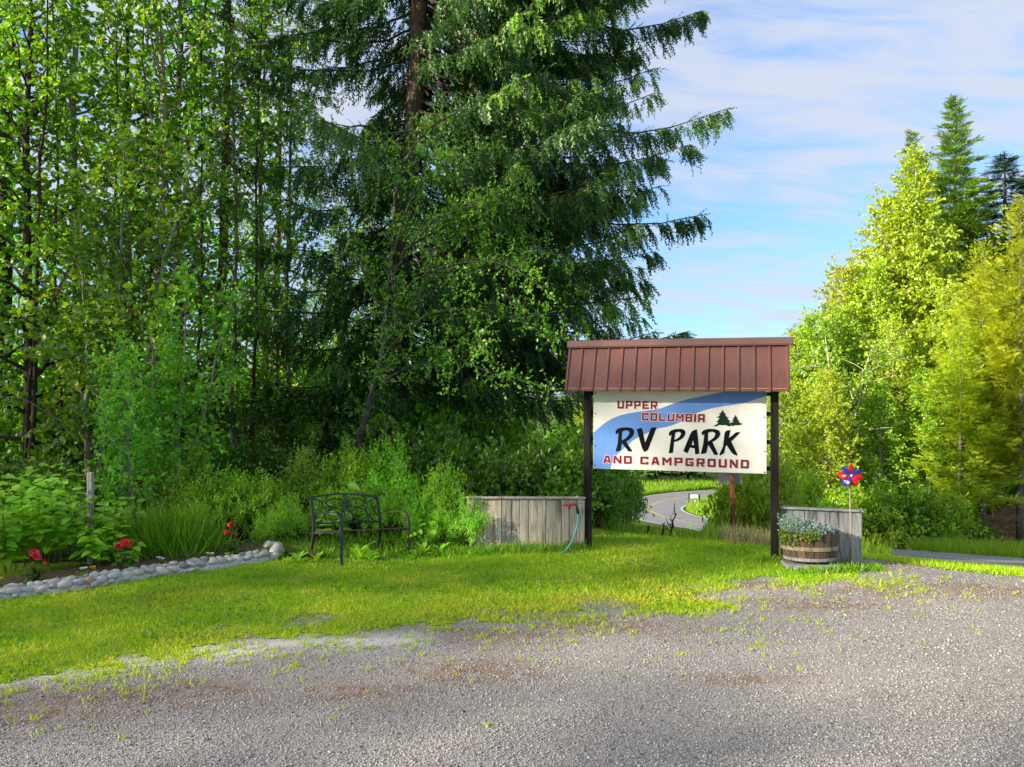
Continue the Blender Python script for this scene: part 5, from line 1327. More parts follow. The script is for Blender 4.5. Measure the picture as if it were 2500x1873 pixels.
RP_ = [(15, 8.55, 15, .95, 'tall raspberry-like plant with big pale leaves at the near end of the bed'), (100, 8.85, 15, 1.05, 'big-leaved plant behind the first red geranium'), (185, 8.8, 13, .95, 'big-leaved plant touching the cut wooden post'), (60, 9.4, 14, 1.15, 'big-leaved plant standing highest at the back of the bed'), (150, 9.5, 13, 1.1, 'big-leaved plant at the back just behind the cut post'), (-30, 9.0, 13, 1.1, 'big-leaved plant cut off by the picture edge'), (310, 9.25, 9, .80, 'young big-leaved plant on the other side of the cut post'), (270, 8.75, 8, .5, 'low big-leaved plant at the foot of the cut post')]
for i, (px, d, ns, hh, lb) in enumerate(RP_):
    x = (px - 1250) / F * d
    leafy_plant('raspberry_plant', lb, 'plant', (x, d, .05), ns, hh,   .32, 15, .14, LM if i % 2 else LM2, 300 + i)
# lily-like plants by the bench and fence
def lily(px, py, hgt, label, seed, n=9):
    x, d = G(px, py); rs_ = random.Random(seed); t_ = thing('lily_plant', label, 'plant', (x, d, Z(x, d)))
    w = Acc(); w.tube(np.array([(0, 0, -.02), (0, 0, hgt * .8)]), [.006, .003], 5, .4); link('stem', w.build('stem', True), M['leaf'], t_)
    for i in range(n):
        a = i * 2.4 + rs_.random(); el = rs_.uniform(.5, 1.2); dv = Vector((math.cos(a) * math.cos(el), math.sin(a) * math.cos(el), math.sin(el))); s_ = hgt * rs_.uniform(.55, .8)
        link('leaf', LL[i % 3], None, t_, (0, 0, hgt * (.05 + .4 * i / n)), orient(dv, Vector((-math.cos(a) * .8, -math.sin(a) * .8 - .3, .7))), (s_, s_, s_))
for i, (px, py, hh, lb) in enumerate([(879, 1366, .30, 'broad-bladed lily plant growing beneath the bench seat'), (905, 1368, .20, 'smaller lily plant next to the rear bench leg'), (728, 1378, .20, 'lily plant just left of the bench rear leg'), (775, 1378, .17, 'low lily plant between the two left bench legs'), (703, 1380, .14, 'lily plant closest to the end of the stone border'), (1032, 1358, .28, 'single-stemmed lily plant right of the brown bench arm'), (1075, 1356, .22, 'lily plant in the grass before the shrubs by the fence'), (1010, 1362, .16, 'small lily plant at the foot of the brown bench leg')]):
    lily(px, py, hh, lb, 400 + i)
# large pale leaves of a climbing plant above the bench back
leafy_plant('thimbleberry_plant', 'thimbleberry with very large pale leaves above the bench back', 'plant', at(815, 10.15), 4, .95, .18, 6, .19, LM2, 500)
leafy_plant('thimbleberry_plant', 'thimbleberry with a pair of large pale leaves over the shrubs right of the bench', 'plant', at(1035, 9.75), 3, .85, .12, 4, .15, LM2, 501)

# ------------------------------------------------------------------ bench
BO = Vector((*G(832, 1383), 0))
ex = Vector((.695, .719, -.10)).normalized(); ey = Vector((-.719, .695, -.10)); ey = (ey - ex * ey.dot(ex)).normalized(); ez = ex.cross(ey)
bench = thing('garden_bench', 'dark metal garden bench with scrollwork back and curved arms on the lawn', 'bench', BO)
bench.rotation_euler = Matrix((ex, ey, ez)).transposed().to_euler()
BW, BD = 1.00, .64
def arm_path(x): return smooth_pts([(x, -.025, 0), (x, -.005, .18), (x, 0, .40), (x, .02, .53), (x, .075, .595), (x, .15, .615), (x, .30, .612), (x, .46, .602), (x, .515, .605)], 5)
def rear_path(x): return smooth_pts([(x, BD + .05, 0), (x, BD + .005, .13), (x, BD - .03, .28), (x, BD - .04, .40), (x, BD - .02, .55), (x, BD + .045, .80)], 5)
for x, m_ in ((0, 'bench'), (BW, 'bench_brown')):
    o = link('front_leg', sweep_me('front_leg', arm_path(x), .036, .014, side=(1, 0, 0)), M[m_], bench)
    if m_ == 'bench_brown': o['label'] = 'brown arm and front leg'
    link('rear_leg', sweep_me('rear_leg', rear_path(x), .034, .022, side=(1, 0, 0)), M['bench'], bench)
    link('seat_rail', sweep_me('seat_rail', [(x, 0, .395), (x, BD - .035, .365)], .02, .03, side=(1, 0, 0)), M['bench'], bench)
for i in range(8):
    yy = .01 + i * (BD - .09) / 7; zz = .412 - .035 * i / 7
    link('seat_slat', sweep_me('seat_slat', [(.014, yy, zz), (BW / 2, yy, zz - .006), (BW - .014, yy, zz)], .040, .010, up=(0, 0, 1)), M['bench_brown'] if i < 3 else M['bench'], bench)
def bk(a, b_):
    """back panel coordinates: a across 0..1, b up 0..1"""
    z_ = .475 + b_ * .315; y_ = BD - .035 + (z_ - .40) * .20
    return (.012 + a * (BW - .024), y_, z_)
def arch(a): return 1.02 + .13 * math.sin(math.pi * a)
link('top_rail', sweep_me('top_rail', [Vector(bk(a, arch(a))) for a in np.linspace(0, 1, 17)], .020, .034, side=None, up=(0, 1, 0)), M['bench'], bench)
link('lower_rail', sweep_me('lower_rail', [Vector(bk(0, 0)), Vector(bk(1, 0))], .018, .034, up=(0, 1, 0)), M['bench'], bench)
sc_ = Acc()
def scroll(pts, r=.0075): sc_.tube(np.array([bk(*p) for p in smooth_pts([(a, b_, 0) for a, b_ in pts], 5)[:, :2]]), r, 6, .5)
def ell(cx, cy, rx, ry, a0=0, a1=360): 
    sc_.tube(np.array([bk(cx + rx * math.cos(R(a)), cy + ry * math.sin(R(a))) for a in np.linspace(a0, a1, 25)]), .0075, 6, .5)
for s in (1, -1):
    f = lambda a: .5 + s * a
    ell(f(.165), .79, .13, .17); ell(f(.175), .42, .12, .16)
    scroll([(f(.02), 1.1), (f(.015), .9), (f(.02), .6), (f(.10), .25), (f(.20), .06), (f(.26), .0)])
    scroll([(f(.03), .6), (f(.03), .3), (f(.02), 0)])
    scroll([(f(.24), 1.10), (f(.315), .95), (f(.31), .78), (f(.24), .62)])
    scroll([(f(.30), .62), (f(.34), .30), (f(.42), .06), (f(.47), .03)])
    scroll([(f(.49), .95), (f(.42), .93), (f(.36), .80), (f(.32), .55), (f(.33), .2), (f(.34), .0)])
    scroll([(f(.485), .25), (f(.45), .45), (f(.40), .72), (f(.41), .90)])
link('scrollwork', sc_.build('scrollwork', True), M['bench'], bench)
nut = box_me('bolt', [((.016, .012, .016), (0, 0, 0))], .003)
for a, b_ in ((.55, arch(.55)), (.75, arch(.75)), (.98, .85), (.98, .05)): 
    q = Vector(bk(a, b_)); link('bolt', nut, M['sign_grey'], bench, q + Vector((0, -.014, 0)))

# ------------------------------------------------------------------ tap and hose
dT = 9.82
def T_(px, py, d=dT): return P(px, py, d)
tb = T_(1390, 1343); tb.z = 0
tap = thing('water_tap', 'standing water pipe with a red handle on the plank fence', 'tap', tb)
def tl(p): return Vector(p) - tb
link('pipe', tube_me('pipe', [Vector((0, 0, -.03)), Vector((0, 0, .55))], .011, 8), M['pipe'], tap)
hd = tl(T_(1391, 1233))
link('handle', tube_me('handle', [tl(T_(1374, 1235.5)), tl(T_(1380, 1232.5)), hd, tl(T_(1400, 1231)), tl(T_(1406, 1233))], [.008, .014, .019, .016, .013], 8), M['red_metal'], tap)
link('collar', tube_me('collar', [Vector((0, 0, hd.z - .045)), Vector((0, 0, hd.z))], .020, 8), M['red_metal'], tap)
link('stem', tube_me('stem', [tl(T_(1402.5, 1231)), tl(T_(1402, 1225))], .007, 6), M['red_metal'], tap)
link('lever', tube_me('lever', [tl(T_(1376, 1227)), tl(T_(1381, 1228)), tl(T_(1383, 1231))], .005, 6), M['red_metal'], tap)
link('valve', box_me('valve', [((.05, .012, .012), tl(T_(1387, 1321.5))), ((.022, .03, .06), tl(T_(1387, 1328)))], .003), M['pipe'], tap)
link('wire', tube_me('wire', [tl(T_(1406, 1232)), tl(T_(1414, 1230)), tl(T_(1423, 1229))], .0025, 4), M['pipe'], tap)
tag(link('wooden_stub', box_me('wooden_stub', [((.026, .02, .095), (0, 0, 0))], .003), M['orange_wood'], None, T_(1391, 1312, 9.78)), 'short orange-brown wooden block beside the tap pipe', 'wood block')
hose = thing('garden_hose', 'teal garden hose with black grip hanging from the red tap to the grass', 'hose', T_(1379, 1346, 9.7))
hb = hose.location.copy()
link('hose', tube_me('hose', smooth_pts([T_(1411, 1254, 9.77) - hb, T_(1410, 1275, 9.74) - hb, T_(1405, 1298, 9.72) - hb, T_(1395, 1324, 9.70) - hb, T_(1379, 1346, 9.66) - hb, T_(1366, 1353, 9.60) - hb], 6), .0135, 8), M['hose'], hose)
link('grip', tube_me('grip', [T_(1407.5, 1234, 9.79) - hb, T_(1409, 1242, 9.78) - hb, T_(1411.5, 1256, 9.77) - hb], [.012, .018, .017], 10), M['black_rubber'], hose)
ws = tag(link('pebble', stone_ms[1].copy(), None, None, Vector(P(1409, 1213, 9.93)), (0, 0, .3), (.022, .014, .011)), 'small white pebble lying on the plank fence cap near the sign post', 'pebble'); ws.data.materials.clear(); ws.data.materials.append(M['white'])

# ------------------------------------------------------------------ barrel planter
bc = P(1976, 1366, 8.98); bc.z = .085
barrel = thing('barrel_planter', 'weathered wooden half-barrel planter with a pale band before the silvery fence', 'planter', bc, -.1)
N_ST = 20; hB = .325
def brl(f, th, off=0.0):
    rx = (.278 + .057 * f + .012 * math.sin(f * math.pi)) + off; ry = rx * .62 + off * .4
    return rx * math.cos(th), ry * math.sin(th)
for i in range(N_ST):
    t0 = i / N_ST * 2 * math.pi + .012; t1 = (i + 1) / N_ST * 2 * math.pi - .012; V = []
    po_ = rs.uniform(-.002, .003); top = hB + rs.uniform(-.006, .004)
    for f in (0, .5, 1):
        for off in (0, -.022):
            for th in (t0, (t0 + t1) / 2, t1):
                x, y = brl(f, th, off + po_); V.append((x, y, f * top))
    Fc = []
    for a in range(2):
        o = a * 6
        for j in range(2): Fc += [(o + j, o + j + 1, o + j + 7, o + j + 6), (o + 3 + j + 1, o + 3 + j, o + 9 + j, o + 9 + j + 1)]
        Fc += [(o, o + 6, o + 9, o + 3), (o + 2, o + 5, o + 11, o + 8)]
    Fc += [(12, 13, 16, 15), (13, 14, 17, 16), (1, 0, 3, 4), (2, 1, 4, 5)]
    me = bpy.data.meshes.new('stave'); me.from_pydata(V, [], Fc); me.update(); link('stave', me, M['stave'], barrel)
def hoop(f0, f1, mat, off, th=.006):
    V = []; Fc = []; n = 40
    for i in range(n):
        a = i / n * 2 * math.pi
        for f, o in ((f0, off), (f1, off), (f1, off - th), (f0, off - th)): x, y = brl(f, a, o); V.append((x, y, f * hB))
    for i in range(n):
        a = i * 4; b_ = (i + 1) % n * 4
        for j in range(4): Fc.append((a + j, b_ + j, b_ + (j + 1) % 4, a + (j + 1) % 4))
    me = bpy.data.meshes.new('hoop'); me.from_pydata(V, [], Fc); me.update(); link('hoop', me, M[mat], barrel)
hoop(.40, .54, 'hoop_pale', .007); hoop(.03, .14, 'hoop_grey', .010)
V = [(0, 0, hB - .035)] + [(*brl(.9, i / 24 * 2 * math.pi, -.02), hB - .035) for i in range(24)]
me = bpy.data.meshes.new('soil'); me.from_pydata(V, [], [(0, i + 1, (i + 1) % 24 + 1) for i in range(24)]); link('soil', me, M['soil'], barrel)
for i, (dy, w_, dzz, lb) in enumerate(((-.20, .50, .0, 'front grey weathered board lying in the grass under the barrel planter'), (-.06, .58, .015, 'rear grey weathered board carrying the barrel planter'))):
    o = tag(link('board', box_me('board', [((w_, .12 if i == 0 else .30, .045), (0, 0, 0))], .005), M['hoop_grey'], None, (bc.x + .0 - .02 * i, bc.y + dy, .018 + dzz), (0, 0, -.1)), lb, 'board')
# silver foliage plant in it
rng = np.random.default_rng(91)
sp_ = thing('silver_plant', 'silvery blue-green trailing plant mounded in the barrel planter', 'plant', (bc.x, bc.y, bc.z + hB - .03), -.1)
w = Acc(); lv = Acc()
for i in range(430):
    az = rng.uniform(0, 6.28); r = math.sqrt(rng.uniform(0, 1)); b0 = np.array([.30 * r * math.cos(az), .17 * r * math.sin(az), 0])
    hh = (.17 - .075 * (b0[0] / .3) * 1.0 - .04 * r) * rng.uniform(.55, 1.15); e = b0 * 1.12 + np.array([rng.normal(0, .025), rng.normal(-.01, .025), hh])
    w.tube(np.stack([b0, (b0 + e) / 2 + rng.normal(0, .008, 3), e]), [.0025, .002, .0012], 3, .5, False)
    n = 12; f = rng.uniform(.25, 1, n); pos = b0 + (e - b0) * f[:, None]; Yv = rng.normal(0, 1, (n, 3)); Yv[:, 2] += .5
    lv.scatter(LEAFN[0], LEAFN[1], pos, Yv, rng.normal(0, 1, (n, 3)) + [0, -.3, .6], rng.uniform(.018, .036, n), np.clip(rng.normal(.5, .22, n), 0, 1))
link('stems', w.build('stems', True), M['silver'], sp_); link('foliage', lv.build('foliage'), M['silver'], sp_)
tp_ = thing('trailing_plant', 'dark green trailing plant with small yellowish leaves spilling over the barrel rim', 'plant', (bc.x, bc.y, bc.z + hB), -.1)
w = Acc(); lv = Acc()
for i in range(60):
    th = rng.uniform(3.25, 4.9); x, y = brl(1, th, .012); L = rng.uniform(.05, .20) * (1 if th < 4.2 else .5)
    ts = np.linspace(0, 1, 5); cur = np.stack([x * (1 - .12 * ts * L), y * (1 - .1 * ts * L) - .01, .02 - L * ts], -1) + rng.normal(0, .006, (5, 3))
    w.tube(cur, .0018, 3, .5, False); n = 12; f = rng.uniform(0, 1, n); pos = np.stack([np.interp(f, ts, cur[:, k]) for k in range(3)], -1)
    lv.scatter(LEAF2[0], LEAF2[1], pos, rng.normal(0, 1, (n, 3)), rng.normal(0, .6, (n, 3)) + [0, -1, .4], rng.uniform(.018, .032, n), np.clip(rng.normal(.55, .3, n), 0, 1))
link('stems', w.build('stems', True), M['twig'], tp_); link('foliage', lv.build('foliage'), M['leaf_small'], tp_)

# ------------------------------------------------------------------ pinwheel
hubp = P(2075.3, 1160.4, 8.98); basep = Vector((P(2080, 1372, 9.0).x, 9.0, 0))
pw = thing('pinwheel', 'red and blue pinwheel on a thin pale stick stuck before the silvery fence', 'pinwheel', basep)
def pl(v): return Vector(v) - basep
link('stick', tube_me('stick', [Vector((0, 0, -.05)), pl(hubp) + Vector((0, .02, 0))], .008, 7), M['stick'], pw)
def petal(ang, L, w, mat, seed, sticker=None):
    n = 6; V = []; Fc = []
    for i in range(n):
        y = i / (n - 1); ww = w * math.sin(math.pi * min(.98, y * .86 + .10)) ** .8 * (1 if i < n - 1 else .15)
        V += [(-ww * .55, -.012 - .05 * y * (1 - y), y * L), (ww * .18, -.035 * math.sin(y * 3.1), y * L), (ww * .62, .012 + .035 * math.sin(y * 3.1), y * L)]
    for i in range(n - 1):
        a = i * 3; Fc += [(a, a + 1, a + 4, a + 3), (a + 1, a + 2, a + 5, a + 4)]
    V2 = [(x, y + .0015, z) for x, y, z in V]; o = len(V); Fc2 = [tuple(reversed([i + o for i in f])) for f in Fc]
    me = bpy.data.meshes.new('petal'); me.from_pydata(V + V2, [], Fc + Fc2); me.update()
    for p in me.polygons: p.use_smooth = True
    ob = link('petal', me, M[mat], pw, pl(hubp) + Vector((0, -.012 - .002 * seed, 0)), (0, R(90 - ang), 0))
    if sticker:
        sx_, sz_ = sticker
        link('sticker', box_me('sticker', [((sx_, .002, sz_), (.0, -.040, L * .62))], .0006), M['white'], ob)
for i, (ang, L, w_, m_, st) in enumerate([(86, .152, .075, 'red_foil', None), (24, .148, .07, 'blue_foil', None), (-14, .158, .075, 'red_foil', None), (-62, .150, .07, 'red_foil', None), (-124, .148, .07, 'blue_foil', (.038, .038)), (181, .158, .075, 'red_foil', (.022, .045)), (138, .150, .07, 'blue_foil', None)]):
    petal(ang, L, w_, m_, i, st)
link('hub', tube_me('hub', [pl(hubp) + Vector((0, .02, 0)), pl(hubp) + Vector((0, -.05, 0))], .015, 10), M['white'], pw)

# ------------------------------------------------------------------ road sign seen from behind, markers, twigs
dS = 13.0; rb = P(1789, 1312, dS); rb.z = Z(rb.x, dS)
rsn = thing('road_sign', 'grey back of a square road sign on a rusty red post below the painted board', 'sign', rb)
link('post', box_me('post', [((.062, .05, 1.45), (0, 0, .68), (0, R(-1.6), 0))], .006), M['rust'], rsn)
zb = P(1785, 1182, dS).z - rb.z
link('plate', box_me('plate', [((.405, .006, .50), (-.035, .032, zb + .25))], .002), M['sign_grey'], rsn)
mk = P(1695, 1240, 80); mk.z = Z(mk.x, 80)
mbx = thing('mailbox', 'white roadside mailbox between two dark stakes at the far bend', 'mailbox', mk)
link('stake', box_me('stake', [((.10, .10, 1.45), (-.55, 0, .7))]), M['bark_dark'], mbx); link('stake', box_me('stake', [((.10, .10, 1.35), (.55, 0, .65))]), M['bark_dark'], mbx)
link('box', box_me('box', [((.75, .5, .42), (0, 0, 1.05))], .08), M['white'], mbx); link('post', box_me('post', [((.14, .14, .9), (.08, 0, .42))]), M['white'], mbx)
def twig_thing(name, label, cat, px, py, d, seed, h_, mat='bark_dark', nb=7):
    rng = np.random.default_rng(seed); x = (px - 1250) / F * d; t_ = thing(name, label, cat, (x, d, Z(x, d))); w = Acc()
    cur = np.stack([np.linspace(0, .18 * h_, 7), np.zeros(7), np.linspace(-.05, h_, 7)], -1); cur[1:] += rng.normal(0, .025 * h_, (6, 3)); w.tube(cur, np.linspace(.022, .005, 7), 5)
    for i in range(nb):
        f = rng.uniform(.2, .9); p0 = cur[int(f * 6)]; dv = rng.normal(0, .5, 3); dv[2] = abs(dv[2]) + .2; ts = np.linspace(0, 1, 4)[:, None]
        w.tube(p0 + dv * ts * h_ * .4 + rng.normal(0, .02, (4, 3)), np.linspace(.009, .003, 4), 4)
    link('stem', w.build('stem', True), M[mat], t_)
twig_thing('dead_sapling', 'crooked dead sapling at the lawn crest before the far road', 'sapling', 1636, 1306, 11.6, 5, .52)
twig_thing('dead_sapling', 'thin dead twig left of the crooked sapling at the lawn crest', 'sapling', 1616, 1304, 11.7, 6, .2, nb=2)
st_ = tag(link('stump', tube_me('stump', [(0, 0, -.05), (0, 0, .13), (.003, 0, .14)], [.024, .02, .01], 8), M['bark_dark'], None, (P(1583, 1300, 11.9).x, 11.9, Z(P(1583, 1300, 11.9).x, 11.9))), 'short dark stake stump under the dark bush at the lawn crest', 'stump')

# ------------------------------------------------------------------ grass, gravel, litter
def blades(name, X, Y, hgt, wid, mat, rnd, lean=.35, lift=0.0, label=None, kind='stuff', T=BLADE):
    n = len(X); a = Acc(); rng = np.random.default_rng(n)
    pos = np.stack([X, Y, zfun(X, Y) + lift], -1)
    Yv = rng.normal(0, lean, (n, 3)); Yv[:, 2] = 1
    N = rng.normal(0, 1, (n, 3)); N[:, 2] = 0; N[:, 1] -= .6
    Tm = T[0][None] * np.ones((n, 1, 1))
    Y_ = Yv / np.linalg.norm(Yv, axis=1, keepdims=True); Zv = N - (N * Y_).sum(1, keepdims=True) * Y_; Zv /= np.linalg.norm(Zv, axis=1, keepdims=True); Xv = np.cross(Y_, Zv)
    V = pos[:, None] + (T[0][None, :, 0:1] * (wid[:, None, None])) * Xv[:, None] + (T[0][None, :, 1:2] * hgt[:, None, None]) * Y_[:, None] + (T[0][None, :, 2:3] * hgt[:, None, None]) * Zv[:, None]
    Fc = T[1][None] + (np.arange(n) * len(T[0]))[:, None, None]
    me = npmesh(name, V.reshape(-1, 3), Fc.reshape(-1, 3), np.repeat(np.clip(rnd, 0, 1), len(T[0])))
    o = link(name, me, mat); return tag(o, label, None, None, kind)
rng = np.random.default_rng(77)
def in_view(x, y, m=.03): return (np.abs(x / y) < .6617 + m)
def sample(n, x0, x1, y0, y1):
    x = rng.uniform(x0, x1, n); y = rng.uniform(y0, y1, n); k_ = in_view(x, y); return x[k_], y[k_]
x, y = sample(620000, -8, 5, 4.6, 13)
den = grass_amount(x, y) * inpoly(x, y, LAWN + []).astype(float)
den = np.maximum(den, grass_amount(x, y) * (seg_dist(x, y, EDGE) < .6) * .8)
wallpoly = [tuple(p[:2]) for p in wall_line] + [(-2.3, 10.2), (-8, 10.2), (-8, 7)]
den *= ~inpoly(x, y, wallpoly)
far_k = np.interp(y, [5, 8, 11], [1.0, .75, .5])
k_ = rng.uniform(0, 1, len(x)) < den * far_k * .85
x, y, den = x[k_], y[k_], den[k_]
tone = .42 + 1.1 * (fbm(x * .8, y * 1.3, 4) - .5) + .9 * (fbm(x * 3.5, y * 5, 6) - .5)
edge_d = seg_dist(x, y, EDGE)
tone = tone + .22 * np.exp(-(edge_d / .7) ** 2) - .06
hgt = (.028 + .050 * rng.uniform(0, 1, len(x)) ** 2) * (.55 + .95 * fbm(x * 3, y * 3, 12)) * np.clip(den + .2, .4, 1)
blades('lawn_grass', x, y, hgt, .0055 + .004 * rng.uniform(0, 1, len(x)), M['grass'], tone + rng.normal(0, .24, len(x)), .8, label='short green and yellowish lawn grass')
# weeds with round leaves in the lawn
x, y = sample(60000, -8, 5, 4.6, 11.5); kk_ = (sstep(fbm(x * 1.4, y * 2, 61), .44, .62) * grass_amount(x, y) * ~inpoly(x, y, wallpoly) * inpoly(x, y, LAWN)) > rng.uniform(.05, 1.6, len(x)); x, y = x[kk_], y[kk_]
a = Acc(); n = len(x); Yv = rng.normal(0, 1, (n, 3)); Yv[:, 2] = np.abs(Yv[:, 2]) * .4 + .2
a.scatter(LEAF2[0], LEAF2[1], np.stack([x, y, zfun(x, y) + .025], -1), Yv, rng.normal(0, .4, (n, 3)) + [0, -.2, 1], rng.uniform(.02, .042, n), np.clip(rng.normal(.35, .2, n), 0, 1))
tag(link('clover', a.build('clover'), M['leaf']), 'small round-leaved weeds and clover in the lawn', kind='stuff')
# sparse shoots and tufts in the gravel
x, y = sample(42000, -6, 6, 4.6, 9.6); d_ = seg_dist(x, y, EDGE); kk_ = (~inpoly(x, y, LAWN)) & (rng.uniform(0, 1, len(x)) < .9 * np.exp(-d_ / .36) * sstep(fbm(x * 4, y * 5, 55), .36, .66)); x, y = x[kk_], y[kk_]
rep = 7; x = np.repeat(x, rep) + rng.normal(0, .014, len(x) * rep); y = np.repeat(y, rep) + rng.normal(0, .014, len(y) * rep)
blades('gravel_shoots', x, y, rng.uniform(.02, .065, len(x)), rng.uniform(.004, .008, len(x)), M['grass'], rng.normal(.45, .25, len(x)), .6, label='sparse grass shoots coming up through the gravel')
# verge grass by the road
x, y = sample(120000, 3.5, 11, 7, 16.5); v_ = verge_amount(x, y); kk_ = (rng.uniform(0, 1, len(x)) < v_) & (y < 15.5); x, y = x[kk_], y[kk_]
rd = seg_dist(x, y, [tuple(p[:2]) for p in RC[:40]]); kk_ = (rd > 2.55) & (rng.uniform(0, 1, len(x)) < np.where(rd < 3.4, .3, 1)); x, y, rd = x[kk_], y[kk_], rd[kk_]
blades('verge_grass', x, y, rng.uniform(.035, .10, len(x)) * np.clip((rd - 2.2) / 2.0, .3, 1), rng.uniform(.006, .011, len(x)), M['grass'], rng.normal(.45, .2, len(x)) + .3 * (fbm(x, y * 2, 8) - .3), .45, label='green and straw-coloured grass on the road verge')
# tall meadow grass beyond the lawn crest and the far verge
x = rng.uniform(.6, 24, 150000); y = rng.uniform(9.8, 34, 150000) ; kk_ = in_view(x, y) & ~((x / y > .49) & (y < 18)) & ~((x / y > .585) & (y > 26))
crest = np.interp(x, [.6, 1.5, 3.2, 5.5, 8, 20], [12.0, 11.3, 10.4, 9.9, 12, 14]); kk_ &= (y > crest) & (seg_dist(x, y, [tuple(p[:2]) for p in RC]) > 2.9)
kk_ &= rng.uniform(0, 1, len(x)) < np.interp(y, [10, 16, 34], [.42, .75, 1])
x, y = x[kk_], y[kk_]
near = np.exp(-np.maximum(y - crest[kk_], 0) / 1.2)
blades('meadow_grass', x, y, rng.uniform(.16, .42, len(x)) * np.interp(y, [10, 13, 20, 34], [.55, 1.0, 1.25, 1.7]) * np.where((x / y > .145) & (x / y < .25), .55, 1), rng.uniform(.006, .012, len(x)) * np.interp(y, [10, 30], [1, 2.6]), M['tall_grass'], rng.normal(.5, .22, len(x)), .28, label='tall meadow grass falling away behind the sign')
x = rng.uniform(14, 24, 40000); y = rng.uniform(60, 95, 40000); kk_ = (seg_dist(x, y, [tuple(p[:2]) for p in RC]) > 3.7); x, y = x[kk_], y[kk_]
blades('bend_grass', x, y, rng.uniform(.4, .9, len(x)), rng.uniform(.03, .06, len(x)), M['tall_grass'], rng.normal(.6, .22, len(x)), .3, label='sunlit rough grass on the inside of the far bend')
x = rng.uniform(8, 40, 11000); y = rng.uniform(93, 99, 11000); kk_ = (seg_dist(x, y, [tuple(p[:2]) for p in RC]) > 3.7); x, y = x[kk_], y[kk_]
blades('far_verge_grass', x, y, rng.uniform(.5, 1.1, len(x)), rng.uniform(.05, .1, len(x)), M['tall_grass'], rng.normal(.4, .22, len(x)), .3, label='grass verge beyond the far bend')
# pinkish seed heads right of the rusty sign post
x = rng.uniform(2.7, 4.4, 5200); y = rng.uniform(10.3, 12.2, 5200); kk_ = (x / y > .255 + .03 * fbm(x * 3, y * 3, 2)) & (x / y < .36) & (rng.uniform(0, 1, 5200) < fbm(x * 2.5, y * 2.5, 5) * 1.4); x, y = x[kk_], y[kk_]
blades('seed_heads', x, y, rng.uniform(.08, .40, len(x)) * rng.uniform(.5, 1, len(x)), rng.uniform(.004, .009, len(x)), M['pink_grass'], rng.uniform(0, 1, len(x)), .35, .0, label='pinkish seeding grass heads near the rusty road sign post')
# tall grass clump in the bed and fringe along fence and shrubs
x = rng.normal((400 - 1250) / F * 9.4, .27, 3200); y = np.maximum(rng.normal(9.4, .2, 3200), 9.0)
blades('tall_grass_clump', x, y, rng.uniform(.25, .75, len(x)), rng.uniform(.007, .014, len(x)), M['tall_grass'], rng.normal(.18, .12, len(x)), .38, .03, 'clump of long lush green grass blades at the back of the flower bed')
tx = []; ty = []
for i in range(5200):
    f = rng.uniform(); px = 600 + f * 830; yy = np.interp(px, [600, 700, 900, 1050, 1150, 1300, 1430], [9.35, 9.5, 9.6, 9.6, 9.65, 9.8, 9.85]) + rng.normal(0, .09); tx.append((px - 1250) / F * yy); ty.append(yy)
x = np.array(tx); y = np.array(ty)
blades('fringe_grass', x, y, rng.uniform(.04, .17, len(x)), rng.uniform(.006, .012, len(x)), M['tall_grass'], rng.normal(.3, .15, len(x)), .4, label='longer grass fringe under the shrubs and plank fence')
x = rng.uniform(-3.1, -.7, 5200); y = np.interp(x, [-3.1, -2.5, -1.7, -.7], [9.6, 9.85, 10.3, 10.1]) + rng.normal(0, .28, 5200)
kk_ = (y > np.interp(x, [-3.1, -2.4, -1.7, -.7], [9.25, 9.45, 9.75, 9.7])) & (rng.uniform(0, 1, 5200) < .2 + fbm(x * 3, y * 3, 88)); x, y = x[kk_], y[kk_]
blades('shade_grass', x, y, rng.uniform(.05, .20, len(x)), rng.uniform(.008, .016, len(x)), M['tall_grass'], rng.normal(.25, .15, len(x)), .5, .02, 'shaded weeds and grass under and behind the bench')
x = np.concatenate([rng.normal(1.0, .1, 160), rng.normal(3.15, .12, 420), rng.uniform(3.2, 4.2, 900)]); y = np.concatenate([rng.normal(9.9, .06, 160), rng.normal(9.22, .07, 420), 9.32 - .25 * (np.linspace(0, 1, 900)) - .0 + rng.normal(0, .05, 900)])
y[580:] = np.interp(x[580:], [3.2, 4.2], [8.62, 8.85]) + rng.normal(0, .06, len(y[580:]))
blades('post_grass', x, y, rng.uniform(.04, .12, len(x)), rng.uniform(.006, .012, len(x)), M['tall_grass'], rng.normal(.25, .15, len(x)), .5, label='longer grass around the sign posts and planter')

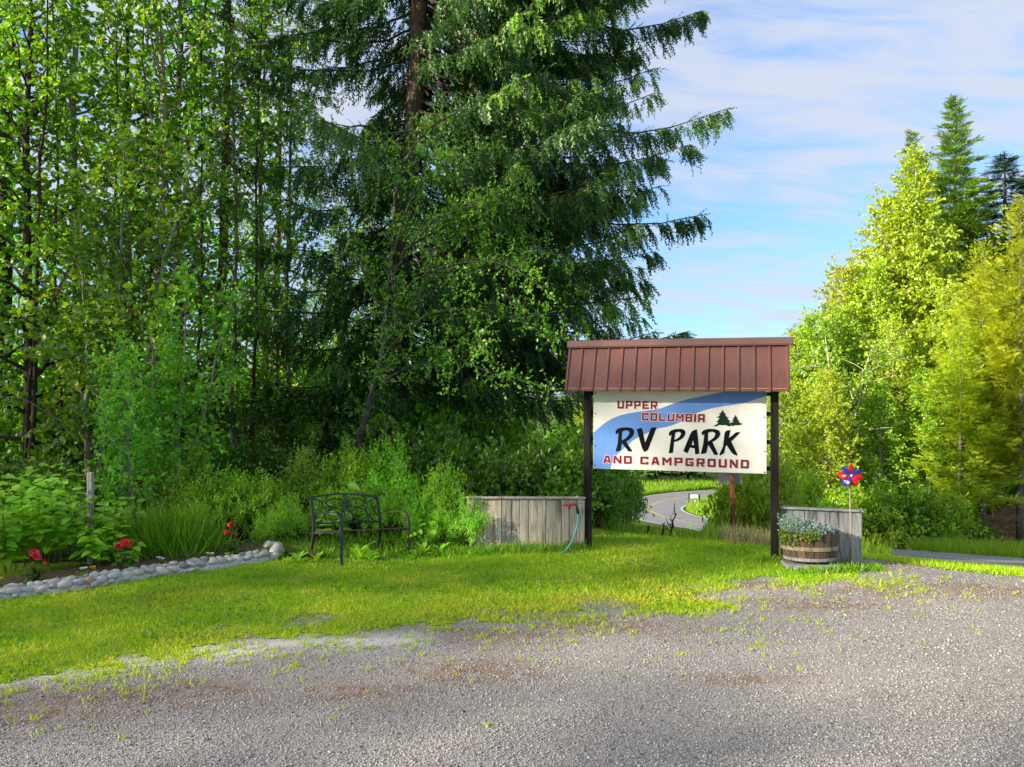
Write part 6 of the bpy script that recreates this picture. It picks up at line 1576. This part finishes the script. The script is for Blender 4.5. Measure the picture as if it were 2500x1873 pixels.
# loose stones of the gravel yard
PEB = (np.array([(1, 0, 0), (.2, .9, .1), (-.85, .3, 0), (-.4, -.8, .1), (.5, -.7, 0), (.1, .05, .7), (0, 0, -.5)]), np.array([(0, 1, 5), (1, 2, 5), (2, 3, 5), (3, 4, 5), (4, 0, 5), (1, 0, 6), (2, 1, 6), (3, 2, 6), (4, 3, 6), (0, 4, 6)]))
PEB = (PEB[0], PEB[1][:5])
n0 = 165000
y = 4.0 + 6.0 * rng.uniform(0, 1, n0) ** 1.5; x = rng.uniform(-.70, .70, n0) * y
kk_ = (rng.uniform(0, 1, n0) < (1 - np.clip(grass_amount(x, y) * 1.3, 0, 1)) * (1 - .7 * sandy(x, y)) * (1 - verge_amount(x, y)) * (.35 + .9 * fbm(x * 1.2, y * 2.2, 14))) & gravel_keep(x, y)
x, y = x[kk_], y[kk_]; n = len(x)
a = Acc(); Yv = rng.normal(0, 1, (n, 3)); Yv[:, 2] *= .15; N = rng.normal(0, .35, (n, 3)); N[:, 2] += 1
siz = .0032 + .0066 * rng.uniform(0, 1, n) ** 3.2 + .006 * (rng.uniform(0, 1, n) > .992)
siz *= np.interp(y, [4, 9], [1, 1.25])
a.scatter(PEB[0], PEB[1], np.stack([x, y, zfun(x, y) + .006 + siz * .2], -1), Yv, N, siz, np.clip(np.where(rng.uniform(0, 1, n) < .09, rng.uniform(0, .18, n), rng.normal(.58, .2, n)), 0, .985) + (rng.uniform(0, 1, n) > .988) * .0)
tag(link('gravel_stones', a.build('gravel_stones'), M['pebble']), 'loose grey gravel stones on the yard', kind='stuff')
# dry needles
x, y = sample(60000, -6, 7, 4.2, 10); kk_ = (rng.uniform(0, 1, len(x)) < np.clip(litter(x, y) - .10, 0, 1) * .7) & (grass_amount(x, y) < .5); x, y = x[kk_], y[kk_]; n = len(x)
a = Acc(); NEED = (np.array([(-.02, 0, 0), (.02, 0, 0), (.015, 1, .05), (-.015, 1, .05)]), np.array([(0, 1, 2), (0, 2, 3)]))
Yv = rng.normal(0, 1, (n, 3)); Yv[:, 2] = 0; a.scatter(NEED[0], NEED[1], np.stack([x, y, zfun(x, y) + .016], -1), Yv, np.tile([0, 0, 1.], (n, 1)), rng.uniform(.03, .08, n), rng.uniform(0, 1, n))
b = NB('dry_needle'); M['dry'] = b.pbr(b.ramp(b.attr('rnd'), [(0, (.16, .08, .04)), (.6, (.30, .16, .08)), (1, (.40, .27, .16))]), .9)
tag(link('needle_litter', a.build('needle_litter'), M['dry']), 'brown dry needles scattered on the gravel', kind='stuff')
